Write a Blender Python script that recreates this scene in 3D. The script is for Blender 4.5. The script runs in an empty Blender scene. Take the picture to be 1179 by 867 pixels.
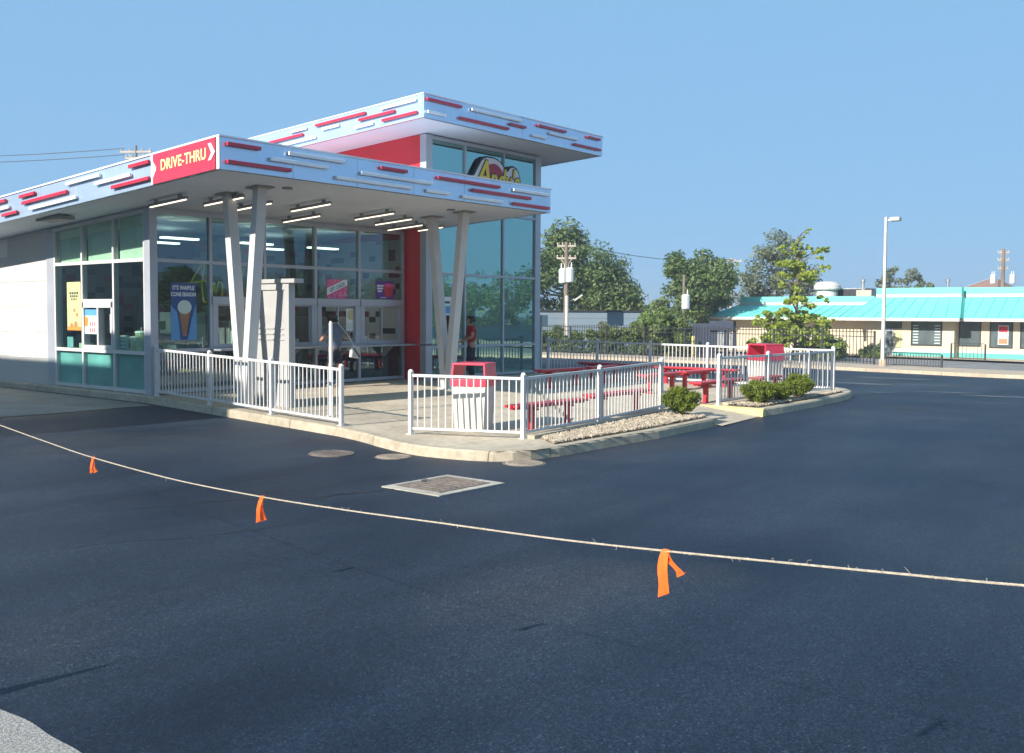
import bpy, bmesh, math, random
import numpy as np
from mathutils import Vector, Matrix
R=math.radians
sc=bpy.context.scene
COL=sc.collection
# ------------------------------------------------------------------ helpers
LOC={}
def link(o): COL.objects.link(o); return o
def tag(o,label=None,cat=None,group=None,kind=None):
    if label: o['label']=label
    if cat: o['category']=cat
    if group: o['group']=group
    if kind: o['kind']=kind
    return o
def thing(name,label,cat,loc=(0,0,0),rz=0,group=None):
    o=link(bpy.data.objects.new(name,None)); o.location=loc; o.rotation_euler=(0,0,rz)
    o.empty_display_size=.2
    LOC[o]=Vector(loc); return tag(o,label,cat,group)
class MB:
    def __init__(s): s.v=[]; s.f=[]
    def add(s,vs,fs):
        n=len(s.v); s.v+= [tuple(map(float,p)) for p in vs]; s.f+= [tuple(i+n for i in f) for f in fs]; return s
    def box(s,x0,x1,y0,y1,z0,z1):
        if x0>x1:x0,x1=x1,x0
        if y0>y1:y0,y1=y1,y0
        if z0>z1:z0,z1=z1,z0
        return s.add([(x0,y0,z0),(x1,y0,z0),(x1,y1,z0),(x0,y1,z0),(x0,y0,z1),(x1,y0,z1),(x1,y1,z1),(x0,y1,z1)],
          [(0,3,2,1),(4,5,6,7),(0,1,5,4),(1,2,6,5),(2,3,7,6),(3,0,4,7)])
    def beam(s,p,q,w,h,up=(0,0,1),w2=None,h2=None):
        p=Vector(p);q=Vector(q);d=(q-p).normalized();u=Vector(up)
        a=d.cross(u)
        if a.length<1e-4: a=d.cross(Vector((1,0,0)))
        a.normalize(); b=a.cross(d).normalized()
        w2=w if w2 is None else w2; h2=h if h2 is None else h2
        vs=[]
        for c,ww,hh in ((p,w,h),(q,w2,h2)):
            for i,j in ((-1,-1),(1,-1),(1,1),(-1,1)): vs.append(c+a*i*ww/2+b*j*hh/2)
        return s.add(vs,[(0,1,2,3),(7,6,5,4),(0,4,5,1),(1,5,6,2),(2,6,7,3),(3,7,4,0)])
    def tube(s,pts,r,n=8,cap=True):
        pts=[Vector(p) for p in pts]; m=len(pts)
        rs=r if hasattr(r,'__len__') else [r]*m
        vs=[];prev=None
        for i,p in enumerate(pts):
            d=(pts[min(i+1,m-1)]-pts[max(i-1,0)]).normalized()
            if prev is None:
                a=d.cross(Vector((0,0,1)));
                if a.length<1e-3:a=d.cross(Vector((1,0,0)))
            else: a=prev-d*prev.dot(d)
            a.normalize(); prev=a; b=d.cross(a)
            for k in range(n):
                t=2*math.pi*k/n; vs.append(p+(a*math.cos(t)+b*math.sin(t))*rs[i])
        fs=[(i*n+k,i*n+(k+1)%n,(i+1)*n+(k+1)%n,(i+1)*n+k) for i in range(m-1) for k in range(n)]
        if cap: fs+=[tuple(range(n-1,-1,-1)),tuple((m-1)*n+k for k in range(n))]
        return s.add(vs,fs)
    def lathe(s,prof,c=(0,0,0),n=16):
        vs=[(c[0]+r*math.cos(2*math.pi*k/n),c[1]+r*math.sin(2*math.pi*k/n),c[2]+z) for r,z in prof for k in range(n)]
        m=len(prof)
        fs=[(i*n+k,i*n+(k+1)%n,(i+1)*n+(k+1)%n,(i+1)*n+k) for i in range(m-1) for k in range(n)]
        fs+=[tuple(range(n-1,-1,-1)),tuple((m-1)*n+k for k in range(n))]
        return s.add(vs,fs)
    def prism(s,poly,a,b,fn):
        """poly list of (u,v); fn(u,v,t)->xyz"""
        n=len(poly); vs=[fn(u,v,a) for u,v in poly]+[fn(u,v,b) for u,v in poly]
        fs=[tuple(range(n)),tuple(range(2*n-1,n-1,-1))]+[(i,i+n,(i+1)%n+n,(i+1)%n) for i in range(n)]
        return s.add(vs,fs)
    def quad(s,a,b,c,d): return s.add([a,b,c,d],[(0,1,2,3)])
    def warp(s,fn): s.v=[tuple(fn(*p)) for p in s.v]; return s
    def build(s,name,mat,parent=None,org=None,bevel=0,smooth=False,fix=True):
        o0=LOC.get(parent,Vector((0,0,0))) if parent else Vector(org or (0,0,0))
        me=bpy.data.meshes.new(name); me.from_pydata([(p[0]-o0.x,p[1]-o0.y,p[2]-o0.z) for p in s.v],[],s.f); me.update()
        if fix:
            bm=bmesh.new(); bm.from_mesh(me); bmesh.ops.recalc_face_normals(bm,faces=bm.faces); bm.to_mesh(me); bm.free()
        if mat: me.materials.append(mat)
        o=link(bpy.data.objects.new(name,me))
        if parent: o.parent=parent; LOC[o]=o0
        elif org: o.location=org; LOC[o]=o0
        else: LOC[o]=o0
        if smooth:
            for p in me.polygons:p.use_smooth=True
        if bevel:
            m=o.modifiers.new('bevel','BEVEL'); m.width=bevel; m.segments=2; m.limit_method='ANGLE'
        return o
# ------------------------------------------------------------------ materials
def newmat(n):
    m=bpy.data.materials.new(n); m.use_nodes=True; nt=m.node_tree; return m,nt,nt.nodes,nt.links
def S(c): # srgb 0-255 -> linear
    return tuple(((x/255)/12.92 if x/255<.04045 else ((x/255+.055)/1.055)**2.4) for x in c)
def mat(n,base,rough=.5,metal=0,var=.12,scale=3,bump=0,bscale=40,spec=.5,coords='Object',coat=0,stretch=None,var2=0):
    m,nt,N,L=newmat(n); b=N['Principled BSDF']; b.inputs['Roughness'].default_value=rough; b.inputs['Metallic'].default_value=metal
    b.inputs['Specular IOR Level'].default_value=spec; b.inputs['Coat Weight'].default_value=coat
    tc=N.new('ShaderNodeTexCoord'); src=tc.outputs[coords]
    if stretch:
        mp=N.new('ShaderNodeMapping'); mp.inputs['Scale'].default_value=stretch; L.new(src,mp.inputs[0]); src=mp.outputs[0]
    nz=N.new('ShaderNodeTexNoise'); nz.inputs['Scale'].default_value=scale; nz.inputs['Detail'].default_value=6; L.new(src,nz.inputs['Vector'])
    rp=N.new('ShaderNodeValToRGB'); e=rp.color_ramp.elements
    e[0].position=.3; e[1].position=.7
    e[0].color=(*[c*(1-var) for c in base],1); e[1].color=(*[min(1,c*(1+var)) for c in base],1)
    L.new(nz.outputs['Fac'],rp.inputs[0]); L.new(rp.outputs[0],b.inputs['Base Color'])
    mr=N.new('ShaderNodeMapRange'); mr.inputs[3].default_value=max(0.02,rough*.8); mr.inputs[4].default_value=min(1,rough*1.25); L.new(nz.outputs['Fac'],mr.inputs[0]); L.new(mr.outputs[0],b.inputs['Roughness'])
    if bump:
        n2=N.new('ShaderNodeTexNoise'); n2.inputs['Scale'].default_value=bscale; n2.inputs['Detail'].default_value=4; L.new(src,n2.inputs['Vector'])
        bp=N.new('ShaderNodeBump'); bp.inputs['Strength'].default_value=bump; bp.inputs['Distance'].default_value=.02
        L.new(n2.outputs['Fac'],bp.inputs['Height']); L.new(bp.outputs[0],b.inputs['Normal'])
    return m
def emit(n,c,s):
    m,nt,N,L=newmat(n); b=N['Principled BSDF']; b.inputs['Base Color'].default_value=(*c,1); b.inputs['Emission Color'].default_value=(*c,1); b.inputs['Emission Strength'].default_value=s; return m
def glass(n,tint,ior,rough=.0,refl=(1,1,1)):
    m,nt,N,L=newmat(n); N.remove(N['Principled BSDF'])
    t=N.new('ShaderNodeBsdfTransparent'); t.inputs[0].default_value=(*tint,1)
    g=N.new('ShaderNodeBsdfGlossy'); g.inputs['Roughness'].default_value=rough; g.inputs[0].default_value=(*refl,1)
    fr=N.new('ShaderNodeFresnel'); fr.inputs[0].default_value=ior
    # slight pane waviness
    tc=N.new('ShaderNodeTexCoord'); nz=N.new('ShaderNodeTexNoise'); nz.inputs['Scale'].default_value=1.3; L.new(tc.outputs['Object'],nz.inputs[0])
    bp=N.new('ShaderNodeBump'); bp.inputs['Strength'].default_value=.02; bp.inputs['Distance'].default_value=.05; L.new(nz.outputs[0],bp.inputs['Height']); L.new(bp.outputs[0],g.inputs['Normal'])
    ge=N.new('ShaderNodeNewGeometry'); iv=N.new('ShaderNodeMath'); iv.operation='SUBTRACT'; iv.inputs[0].default_value=1; L.new(ge.outputs['Backfacing'],iv.inputs[1]); ml=N.new('ShaderNodeMath'); ml.operation='MULTIPLY'; L.new(fr.outputs[0],ml.inputs[0]); L.new(iv.outputs[0],ml.inputs[1])
    mx=N.new('ShaderNodeMixShader'); L.new(ml.outputs[0],mx.inputs[0]); L.new(t.outputs[0],mx.inputs[1]); L.new(g.outputs[0],mx.inputs[2])
    L.new(mx.outputs[0],N['Material Output'].inputs[0]); return m
def asphalt_mat():
    m,nt,N,L=newmat('sealed_asphalt'); b=N['Principled BSDF']
    tc=N.new('ShaderNodeTexCoord'); P_=tc.outputs['Object']
    def noise(s,d=5,vec=P_,r=.55):
        n=N.new('ShaderNodeTexNoise'); n.inputs['Scale'].default_value=s; n.inputs['Detail'].default_value=d; n.inputs['Roughness'].default_value=r; L.new(vec,n.inputs[0]); return n.outputs['Fac']
    def ramp(f,a,b_,ca,cb):
        r=N.new('ShaderNodeValToRGB'); r.color_ramp.elements[0].position=a; r.color_ramp.elements[1].position=b_; r.color_ramp.elements[0].color=(*ca,1); r.color_ramp.elements[1].color=(*cb,1); L.new(f,r.inputs[0]); return r.outputs[0]
    def mul(a,b_,mode='MULTIPLY',f=1):
        x=N.new('ShaderNodeMix'); x.data_type='RGBA'; x.blend_type=mode; x.inputs[0].default_value=f; L.new(a,x.inputs[6]); L.new(b_,x.inputs[7]); return x.outputs[2]
    mp=N.new('ShaderNodeMapping'); mp.inputs['Scale'].default_value=(.22,1.1,1); mp.inputs['Rotation'].default_value=(0,0,R(-12)); L.new(P_,mp.inputs[0])
    c=ramp(noise(.35,6),.35,.7,(.0075,.0165,.034),(.019,.030,.050))
    sw=ramp(noise(1.0,4,mp.outputs[0]),.3,.72,(.6,.62,.68),(1.4,1.32,1.22)); c=mul(c,sw)
    br=ramp(noise(.16,7,r=.6),.54,.66,(0,0,0),(.016,.012,.006)); c=mul(c,br,'ADD')
    gr=ramp(noise(62,4,r=.9),.34,.70,(.30,.32,.36),(2.3,2.2,2.0)); c=mul(c,gr)
    vc=N.new('ShaderNodeTexVoronoi'); vc.inputs['Scale'].default_value=85; L.new(P_,vc.inputs[0]); sx=N.new('ShaderNodeSeparateColor'); L.new(vc.outputs['Color'],sx.inputs[0])
    ag=N.new('ShaderNodeValToRGB'); ag.color_ramp.elements[0].color=(.50,.51,.54,1); ag.color_ramp.elements[1].color=(2.7,2.6,2.45,1); ag.color_ramp.elements[1].position=1; e_=ag.color_ramp.elements.new(.80); e_.color=(1.15,1.15,1.15,1); e_=ag.color_ramp.elements.new(.95); e_.color=(1.6,1.55,1.5,1); L.new(sx.outputs[0],ag.inputs[0]); c=mul(c,ag.outputs[0])
    # pale worn flecks of stone
    vo=N.new('ShaderNodeTexVoronoi'); vo.inputs['Scale'].default_value=70; L.new(P_,vo.inputs[0])
    fl=ramp(vo.outputs['Distance'],.06,.12,(1,1,1),(0,0,0))
    fm=ramp(noise(1.6,6),.6,.72,(0,0,0),(.10,.10,.10)); add=mul(fl,fm); c=mul(c,add,'ADD')
    L.new(c,b.inputs['Base Color'])
    rr=N.new('ShaderNodeMapRange'); rr.inputs[1].default_value=.3; rr.inputs[2].default_value=.7; rr.inputs[3].default_value=.50; rr.inputs[4].default_value=.68; L.new(noise(.5,5,mp.outputs[0]),rr.inputs[0]); L.new(rr.outputs[0],b.inputs['Roughness'])
    b.inputs['Specular IOR Level'].default_value=.24
    bp=N.new('ShaderNodeBump'); bp.inputs['Strength'].default_value=.55; bp.inputs['Distance'].default_value=.012; L.new(noise(60,5,r=.85),bp.inputs['Height'])
    b2=N.new('ShaderNodeBump'); b2.inputs['Strength'].default_value=.25; b2.inputs['Distance'].default_value=.03; L.new(noise(3.5,4),b2.inputs['Height']); L.new(bp.outputs[0],b2.inputs['Normal'])
    L.new(b2.outputs[0],b.inputs['Normal']); return m
def concrete(n,base,var=.2,joint=None,jm=.012):
    m=mat(n,base,.85,0,var,1.2,.35,60); nt=m.node_tree;N=nt.nodes;L=nt.links; b=N['Principled BSDF']
    tc=N.new('ShaderNodeTexCoord'); src=b.inputs['Base Color'].links[0].from_socket
    n2=N.new('ShaderNodeTexNoise'); n2.inputs['Scale'].default_value=9; n2.inputs['Detail'].default_value=8; L.new(tc.outputs['Object'],n2.inputs[0])
    rp=N.new('ShaderNodeValToRGB'); rp.color_ramp.elements[0].position=.35; rp.color_ramp.elements[0].color=(.72,.70,.66,1); rp.color_ramp.elements[1].position=.6; rp.color_ramp.elements[1].color=(1,1,1,1); L.new(n2.outputs[0],rp.inputs[0])
    mx=N.new('ShaderNodeMix'); mx.data_type='RGBA'; mx.blend_type='MULTIPLY'; mx.inputs[0].default_value=.7; L.new(src,mx.inputs[6]); L.new(rp.outputs[0],mx.inputs[7]); out=mx.outputs[2]
    if joint:
        bk=N.new('ShaderNodeTexBrick'); bk.offset=0; bk.inputs['Scale'].default_value=1; bk.inputs['Mortar Size'].default_value=jm; bk.inputs['Brick Width'].default_value=joint; bk.inputs['Row Height'].default_value=joint
        bk.inputs['Color1'].default_value=(1,1,1,1); bk.inputs['Color2'].default_value=(.93,.93,.93,1); bk.inputs['Mortar'].default_value=(.35,.33,.3,1); L.new(tc.outputs['Object'],bk.inputs[0])
        m2=N.new('ShaderNodeMix'); m2.data_type='RGBA'; m2.blend_type='MULTIPLY'; m2.inputs[0].default_value=1; L.new(out,m2.inputs[6]); L.new(bk.outputs[0],m2.inputs[7]); out=m2.outputs[2]
    L.new(out,b.inputs['Base Color']); return m
def leafmat(n,c,tr=.35,hv=.25):
    m,nt,N,L=newmat(n); b=N['Principled BSDF']; b.inputs['Roughness'].default_value=.55
    tc=N.new('ShaderNodeTexCoord'); nz=N.new('ShaderNodeTexNoise'); nz.inputs['Scale'].default_value=1.1; nz.inputs['Detail'].default_value=3; L.new(tc.outputs['Object'],nz.inputs[0])
    rp=N.new('ShaderNodeValToRGB'); e=rp.color_ramp.elements; e[0].position=.32; e[1].position=.68
    e[0].color=(c[0]*(1-hv),c[1]*(1-hv*.8),c[2]*(1-hv*.6),1); e[1].color=(c[0]*(1+hv*1.4),c[1]*(1+hv),c[2]*(1+hv*.3),1); L.new(nz.outputs[0],rp.inputs[0])
    L.new(rp.outputs[0],b.inputs['Base Color'])
    t=N.new('ShaderNodeBsdfTranslucent'); L.new(rp.outputs[0],t.inputs[0]); mx=N.new('ShaderNodeMixShader'); mx.inputs[0].default_value=tr
    L.new(b.outputs[0],mx.inputs[1]); L.new(t.outputs[0],mx.inputs[2]); L.new(mx.outputs[0],N['Material Output'].inputs[0]); return m
def tilemat(n,size,base,alts,thr=.72,axes='yz'):
    m,nt,N,L=newmat(n); b=N['Principled BSDF']; b.inputs['Roughness'].default_value=.35
    tc=N.new('ShaderNodeTexCoord'); sp=N.new('ShaderNodeSeparateXYZ'); L.new(tc.outputs['Object'],sp.inputs[0])
    def fl(o,s):
        d=N.new('ShaderNodeMath'); d.operation='DIVIDE'; d.inputs[1].default_value=s; L.new(o,d.inputs[0]); f=N.new('ShaderNodeMath'); f.operation='FLOOR'; L.new(d.outputs[0],f.inputs[0]); return f.outputs[0]
    cb=N.new('ShaderNodeCombineXYZ'); L.new(fl(sp.outputs['XYZ'.index(axes[0].upper())],size[0]),cb.inputs[0]); L.new(fl(sp.outputs['XYZ'.index(axes[1].upper())],size[1]),cb.inputs[1])
    w=N.new('ShaderNodeTexWhiteNoise'); L.new(cb.outputs[0],w.inputs[0])
    rp=N.new('ShaderNodeValToRGB'); rp.color_ramp.interpolation='CONSTANT'; e=rp.color_ramp.elements; e[0].color=(*base,1); e[1].position=thr; e[1].color=(*alts[0],1)
    if len(alts)>1: x=e.new(thr+(1-thr)/2); x.color=(*alts[1],1)
    L.new(w.outputs[0],rp.inputs[0]); L.new(rp.outputs[0],b.inputs['Base Color']); return m

M={}
M['asphalt']=asphalt_mat()
M['conc']=concrete('patio_concrete',(.53,.45,.335),.14,2.6,.008)
M['kerb']=concrete('kerb_concrete',(.46,.395,.29),.15,2.4,.01)
M['lane']=concrete('drive_lane_concrete',(.25,.235,.20),.2,3.6,.006)
M['walk']=concrete('far_walk_concrete',(.50,.40,.29),.15,3.0)
M['street']=mat('old_street_asphalt',(.20,.19,.18),.9,0,.2,.6,.4,90)
M['gravelroad']=mat('pale_pavement',(.36,.34,.31),.9,0,.55,70,.9,160)
M['yellow']=mat('yellow_kerb_paint',(.78,.60,.22),.7,0,.18,6,.3,50)
M['screenw']=mat('screen_wall_paint',(.37,.365,.35),.6,0,.06,3)
M['alu']=mat('satin_aluminium',(.44,.46,.50),.42,.35,.06,2,0)
M['aludark']=mat('dark_gasket',(.06,.07,.08),.5)  # near-black trim colour of the drip edges
M['fascia']=mat('fascia_metal_panel',(.61,.75,.92),.25,.62,.05,1.0,.015,1.0,coat=0)
M['fasciaedge']=mat('fascia_edge_trim',(.88,.88,.88),.4,.2,.04)
M['soffit']=mat('soffit_panel',(.66,.73,.82),.7,0,.05,.8,.05,8)
M['red']=mat('crimson_panel',(.62,.022,.034),.38,0,.07,1.5)
M['redbar']=mat('crimson_light_bar',(.55,.022,.055),.3,0,.08,3,coat=.3)
M['whitebar']=mat('white_light_bar',(.93,.94,.95),.3,0,.04,3,coat=.3)
M['white']=mat('white_powder_coat',(.58,.57,.545),.45,0,.05,3)
M['rail']=mat('white_railing_paint',(.60,.595,.575),.42,0,.06,5,.05,60)
M['greyrail']=mat('grey_railing_paint',(.42,.46,.45),.5,0,.08,5)
M['panel']=mat('off_white_wall_panel',(.52,.505,.475),.7,0,.05,.7,.1,30)
M['panelw']=mat('bright_white_wall_panel',(.70,.69,.66),.6,0,.03,.7)
M['glass_f']=glass('window_glass',(.58,.72,.70),2.25,0,(.56,.76,.86))
M['glass_l']=glass('side_window_glass',(.80,.90,.87),1.9,0,(.70,.86,.92))
M['glass_t']=glass('tower_glass',(.50,.72,.74),5.6,0,(.57,.97,.93))
M['glass_c']=glass('clear_glass',(.86,.92,.90),1.45)
M['shade']=mat('roller_shade_cloth',(.74,.78,.62),.9,0,.05,3)
M['spandrel']=mat('teal_spandrel_board',(.30,.58,.58),.5,0,.25,1.2)
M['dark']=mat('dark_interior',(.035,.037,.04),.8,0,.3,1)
M['int_floor']=mat('quarry_tile_floor',(.16,.10,.08),.6,0,.3,3)
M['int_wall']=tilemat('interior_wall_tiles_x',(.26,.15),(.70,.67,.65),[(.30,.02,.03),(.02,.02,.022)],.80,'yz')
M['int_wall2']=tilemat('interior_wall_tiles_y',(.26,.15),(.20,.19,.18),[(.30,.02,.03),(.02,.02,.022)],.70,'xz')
M['steel']=mat('brushed_steel',(.50,.51,.52),.35,.8,.1,4)
M['counter']=mat('counter_top_grey',(.34,.35,.37),.4,.3,.1,4)
M['lamp']=emit('warm_tube_diffuser',(1,.86,.66),1.15)
M['fixture']=mat('light_fixture_body',(.30,.29,.28),.5,.2,.05)
M['black']=mat('black_steel_paint',(.018,.018,.02),.45,0,.15,6)
M['hood']=mat('pinkish_red_plastic',(.58,.035,.075),.42,0,.07,4)
M['bin']=mat('white_bin_plastic',(.58,.56,.50),.55,0,.06,3)
M['bench']=mat('red_bench_coating',(.50,.022,.035),.4,0,.08,4,.1,120)
M['rope']=mat('hemp_rope',(.50,.43,.33),.9,0,.25,60,.6,300)
M['flag']=mat('orange_flagging_tape',(.85,.16,.025),.45,0,.12,14)
M['iron']=mat('rusty_cast_iron',(.17,.135,.11),.8,0,.35,8,.6,60)
M['pad']=concrete('collar_concrete',(.42,.39,.32),.2)
M['cyan']=mat('turquoise_metal_roof',(.15,.54,.475),.55,0,.06,.8)
M['cyanband']=mat('turquoise_wall_band',(.10,.42,.37),.7,0,.08,1)
M['tan']=mat('tan_stucco',(.58,.50,.36),.85,0,.08,.7,.2,20)
M['trim']=mat('white_trim',(.52,.50,.46),.6)
M['winglass']=mat('far_window_glass',(.10,.125,.13),.08,0,.5,.6,spec=1)
M['wood']=mat('weathered_wood_pole',(.20,.155,.12),.9,0,.3,3,.4,30,stretch=(1,1,.15))
M['palewood']=mat('pale_wood_pole',(.46,.40,.33),.9,0,.2,3)
M['grey']=mat('transformer_grey',(.60,.62,.60),.5,.1,.05)
M['bark']=mat('tree_bark',(.12,.09,.065),.95,0,.3,4,.6,18)
M['warehouse']=mat('blue_grey_siding',(.15,.20,.24),.7,0,.06,.5)
M['lf_dark']=leafmat('leaves_dark_green',(.125,.185,.060))
M['lf_mid']=leafmat('leaves_mid_green',(.165,.23,.062))
M['lf_olive']=leafmat('leaves_grey_olive',(.17,.20,.11))
M['lf_lime']=leafmat('leaves_lime_green',(.33,.41,.055),.4)
M['lf_box']=leafmat('leaves_boxwood',(.17,.22,.022),.3,.4)
M['pebble']=mat('river_pebbles',(.36,.30,.22),.85,0,.45,9)
M['soil']=mat('bed_soil',(.16,.12,.08),.95,0,.3,6)
def flat(n,c,r=.5): return mat(n,c,r,0,.04,8)
M['p_yellow']=flat('poster_straw_yellow',(.56,.54,.26)); M['p_blue']=flat('poster_deep_blue',(.015,.07,.24)); M['p_sky']=flat('poster_sky_blue',(.10,.32,.62))
M['p_white']=flat('poster_white',(.80,.82,.80)); M['p_brown']=flat('poster_waffle_brown',(.42,.20,.09)); M['p_cream']=flat('poster_cream',(.62,.72,.66)); M['p_pink']=flat('poster_pink',(.75,.10,.26))
M['p_purple']=flat('poster_purple',(.13,.03,.28)); M['p_red']=flat('poster_red',(.62,.03,.05)); M['p_orange']=flat('poster_orange',(.78,.26,.05)); M['p_ink']=flat('poster_dark_ink',(.05,.06,.06)); M['p_teal']=flat('poster_teal',(.06,.30,.42))
M['lg_black']=flat('logo_black',(.012,.014,.03),.4); M['lg_white']=flat('logo_white',(.80,.80,.78),.4); M['lg_yellow']=flat('logo_yellow',(.85,.62,.04),.4); M['lg_red']=flat('logo_red',(.42,.012,.05),.4)
M['letter']=flat('sign_letter_gold',(.92,.80,.34),.4)
M['skin']=mat('skin',(.42,.23,.16),.6,0,.08,8); M['hair']=mat('dark_hair',(.03,.02,.015),.7,0,.3,30)
M['shirt']=mat('slate_blue_shirt',(.10,.14,.20),.9,0,.2,8,.3,30); M['navy']=mat('navy_shorts',(.015,.018,.04),.9,0,.2,8); M['shirt_red']=mat('red_polo',(.40,.012,.018),.85,0,.15,8,.3,30)
M['bagw']=mat('pale_grey_bag_canvas',(.52,.51,.50),.8,0,.1,10); M['shoe']=mat('grey_shoe',(.12,.12,.12),.7)
M['roofred']=mat('red_brown_shingle',(.30,.16,.12),.9,0,.2,6); M['pinkbrick']=mat('pale_pink_brick',(.55,.38,.32),.9,0,.15,3)
M['cup']=mat('pale_green_cup',(.58,.68,.42),.5,0,.1,5)
# ------------------------------------------------------------------ site heights
def P(x,y):
    w=float(np.interp(x,[12.4,14.8,17,18.5,23],[1.04,.88,.72,.46,.32]))
    return -.25*min(max((19.2-y)/8,0),1.05)*w
def A(x,y):
    return P(x,y)-.15+float(np.interp(x,[24,34,46,62,100],[0,-.25,-.42,-.58,-.7]))
def lines(br):
    out=[]
    for a,b,n in br: out+=list(np.linspace(a,b,n,endpoint=False))
    return out+[br[-1][1]]
GX=lines([(-900,-60,8),(-60,-4,14),(-4,10,14),(10,26,32),(26,62,36),(62,100,19),(100,900,8)])
GX=sorted(set([round(v,3) for v in GX]+[12.4,14.8,17,18.5,23,24,34,46,62,100,2.34,41,45.5,2.0]))
GY=lines([(-900,-60,8),(-60,-4,12),(-4,10.8,15),(10.8,19.2,17),(19.2,60,20),(60,900,8)])
def sheet(name,m,x0,x1,y0,y1,dz,edge=None):
    xs=[x0]+[v for v in GX if x0<v<x1]+[x1]; ys=[y0]+[v for v in GY if y0<v<y1]+[y1]
    b=MB(); n=len(ys); vs=[]
    for x in xs:
        for y in ys: vs.append((x,y,A(x,y)+dz))
    if edge: vs=[edge(*v) for v in vs]
    b.add(vs,[(i*n+j,(i+1)*n+j,(i+1)*n+j+1,i*n+j+1) for i in range(len(xs)-1) for j in range(n-1)])
    return tag(b.build(name,m,fix=False),kind='structure')
sheet('asphalt_lot',M['asphalt'],-900,900,-900,900,0)
rs=random.Random(3)
# old concrete drive lane to the left of the building, and pale pavement under the viewer
def laneedge(x,y,z):
    if abs(y-18.65)<1e-6: y+=.13*math.sin(x*1.9)+.09*math.sin(x*4.3+1)+ .05*(x-11)*.3
    return (x,y,z)
sheet('drive_lane',M['lane'],-30,11.02,18.65,60,.006,laneedge)
def paveedge(x,y,z):
    if abs(x-2.36)<1e-6: x+=.012*math.sin(y*4)+.008*math.sin(y*11)
    return (x,y,z)
GY=sorted(GY+[v*.08+3 for v in range(40)]); sheet('old_pavement',M['gravelroad'],-14,2.36,-8,7.5,.006,paveedge)
# far kerb, walk strip and street beyond
sheet('far_walk',M['walk'],41.15,45.9,-60,75,.13)
b=MB()
ys=list(np.linspace(-60,75,60))
for a,c in zip(ys[:-1],ys[1:]):
    for xx,z0,z1 in((41.0,-.05,.135),):
        b.add([(xx,a,A(xx,a)-.05),(xx+.16,a,A(xx,a)-.05),(xx+.16,a,A(xx,a)+.137),(xx+.02,a,A(xx,a)+.137),(xx,c,A(xx,c)-.05),(xx+.16,c,A(xx,c)-.05),(xx+.16,c,A(xx,c)+.137),(xx+.02,c,A(xx,c)+.137)],[(0,3,7,4),(3,2,6,7),(2,1,5,6)])
tag(b.build('far_kerb',M['walk']),kind='structure')
sheet('street',M['street'],46.0,57.5,-60,75,.02)
sheet('far_pavement',M['walk'],57.6,70,-60,45,.12)
# worn white paint streaks left on the lot
for i,(x,y,l,w,a) in enumerate([(31.6,11.9,2.3,1.5,-66),(28.9,8.3,1.6,.7,-70),(28.2,6.6,2.2,1.1,-74),(36.5,12.3,2.6,.9,-68),(27.0,9.5,1.3,.45,-66),(33,10.4,1.8,.6,-70),(24.9,6.0,1.2,.4,-72)]):
    b=MB(); n=9; vs=[]
    for k in range(n):
        t=k/(n-1)-.5; ww=w*(.35+.65*math.cos(t*2.9))*(rs.uniform(.6,1.1)); px=x+math.cos(R(a))*t*l; py=y+math.sin(R(a))*t*l; ex=ww/2*.94*rs.uniform(.5,1); ey=ww/2*.34
        vs+=[(px-ex,py-ey,A(px-ex,py-ey)+.006),(px+ex,py+ey,A(px+ex,py+ey)+.006)]
    b.add(vs,[(2*k,2*k+2,2*k+3,2*k+1) for k in range(n-1)])
    tag(b.build('worn_paint_marking',mat('ghost_of_worn_paint',(.075,.085,.10),.8,0,.45,7),fix=False),kind='structure')
# ------------------------------------------------------------------ patio, kerbs, ramp, beds
KY=[9.0,9.05,9.1,9.15,9.2,9.5,10.17,11.04,11.36,12.2,13.1,20]
KX=[15.2,14.2,13.4,12.3,11.6,11.12,10.89,10.83,10.88,11.08,11.2,11.2]
def xw(y): return float(np.interp(y,KY,KX))
def xe(y): return float(np.interp(y,[8.95,9.05,9.2,9.4,9.6,9.9,10.2,11],[22.6,23.5,24.1,24.45,24.72,24.93,25.08,25.2]))
b=MB()
rows=[9.0,9.05,9.1,9.15,9.2,9.35]+list(np.arange(9.5,19.2,.2))+[19.2,24,30]
cols=sorted(set(list(np.arange(10.8,25.3,.3))+[12.4,14.8,17.2,18.5,23,25.25]))
for y0,y1 in zip(rows[:-1],rows[1:]):
    for x0,x1 in zip(cols[:-1],cols[1:]):
        a0=max(x0,xw(y0)); a1=max(x0,xw(y1))
        if a0>=x1 and a1>=x1: continue
        a0=min(a0,x1);a1=min(a1,x1)
        c0=min(x1,xe(y0));c1=min(x1,xe(y1))
        if c0<=x0 and c1<=x0: continue
        c0=max(c0,a0);c1=max(c1,a1)
        if y0<10.3 and x0>=17.19 and x1<=18.51: continue
        if y0>19.19 and x0<23.5: continue
        pts=[(a0,y0),(c0,y0),(c1,y1),(a1,y1)]
        pts=[p for i,p in enumerate(pts) if p!=pts[i-1]]
        if len(pts)<3: continue
        b.add([(x,y,P(x,y)) for x,y in pts],[tuple(range(len(pts)))])
tag(b.build('patio',M['conc'],fix=False),kind='structure')
b=MB()
for i in range(6):
    y0=8.86+i*(10.3-8.86)/6;y1=8.86+(i+1)*(10.3-8.86)/6
    def zr(x,y): t=(y-8.86)/(10.3-8.86); return (A(x,8.86)+.008)*(1-t)+P(x,10.3)*t
    b.add([(16.9,y0,zr(17.2,y0)),(18.5,y0,zr(18.5,y0)),(18.5,y1,zr(18.5,y1)),(16.9,y1,zr(17.2,y1))],[(0,1,2,3)])
tag(b.build('patio_ramp',M['conc'],fix=False),kind='structure')
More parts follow.
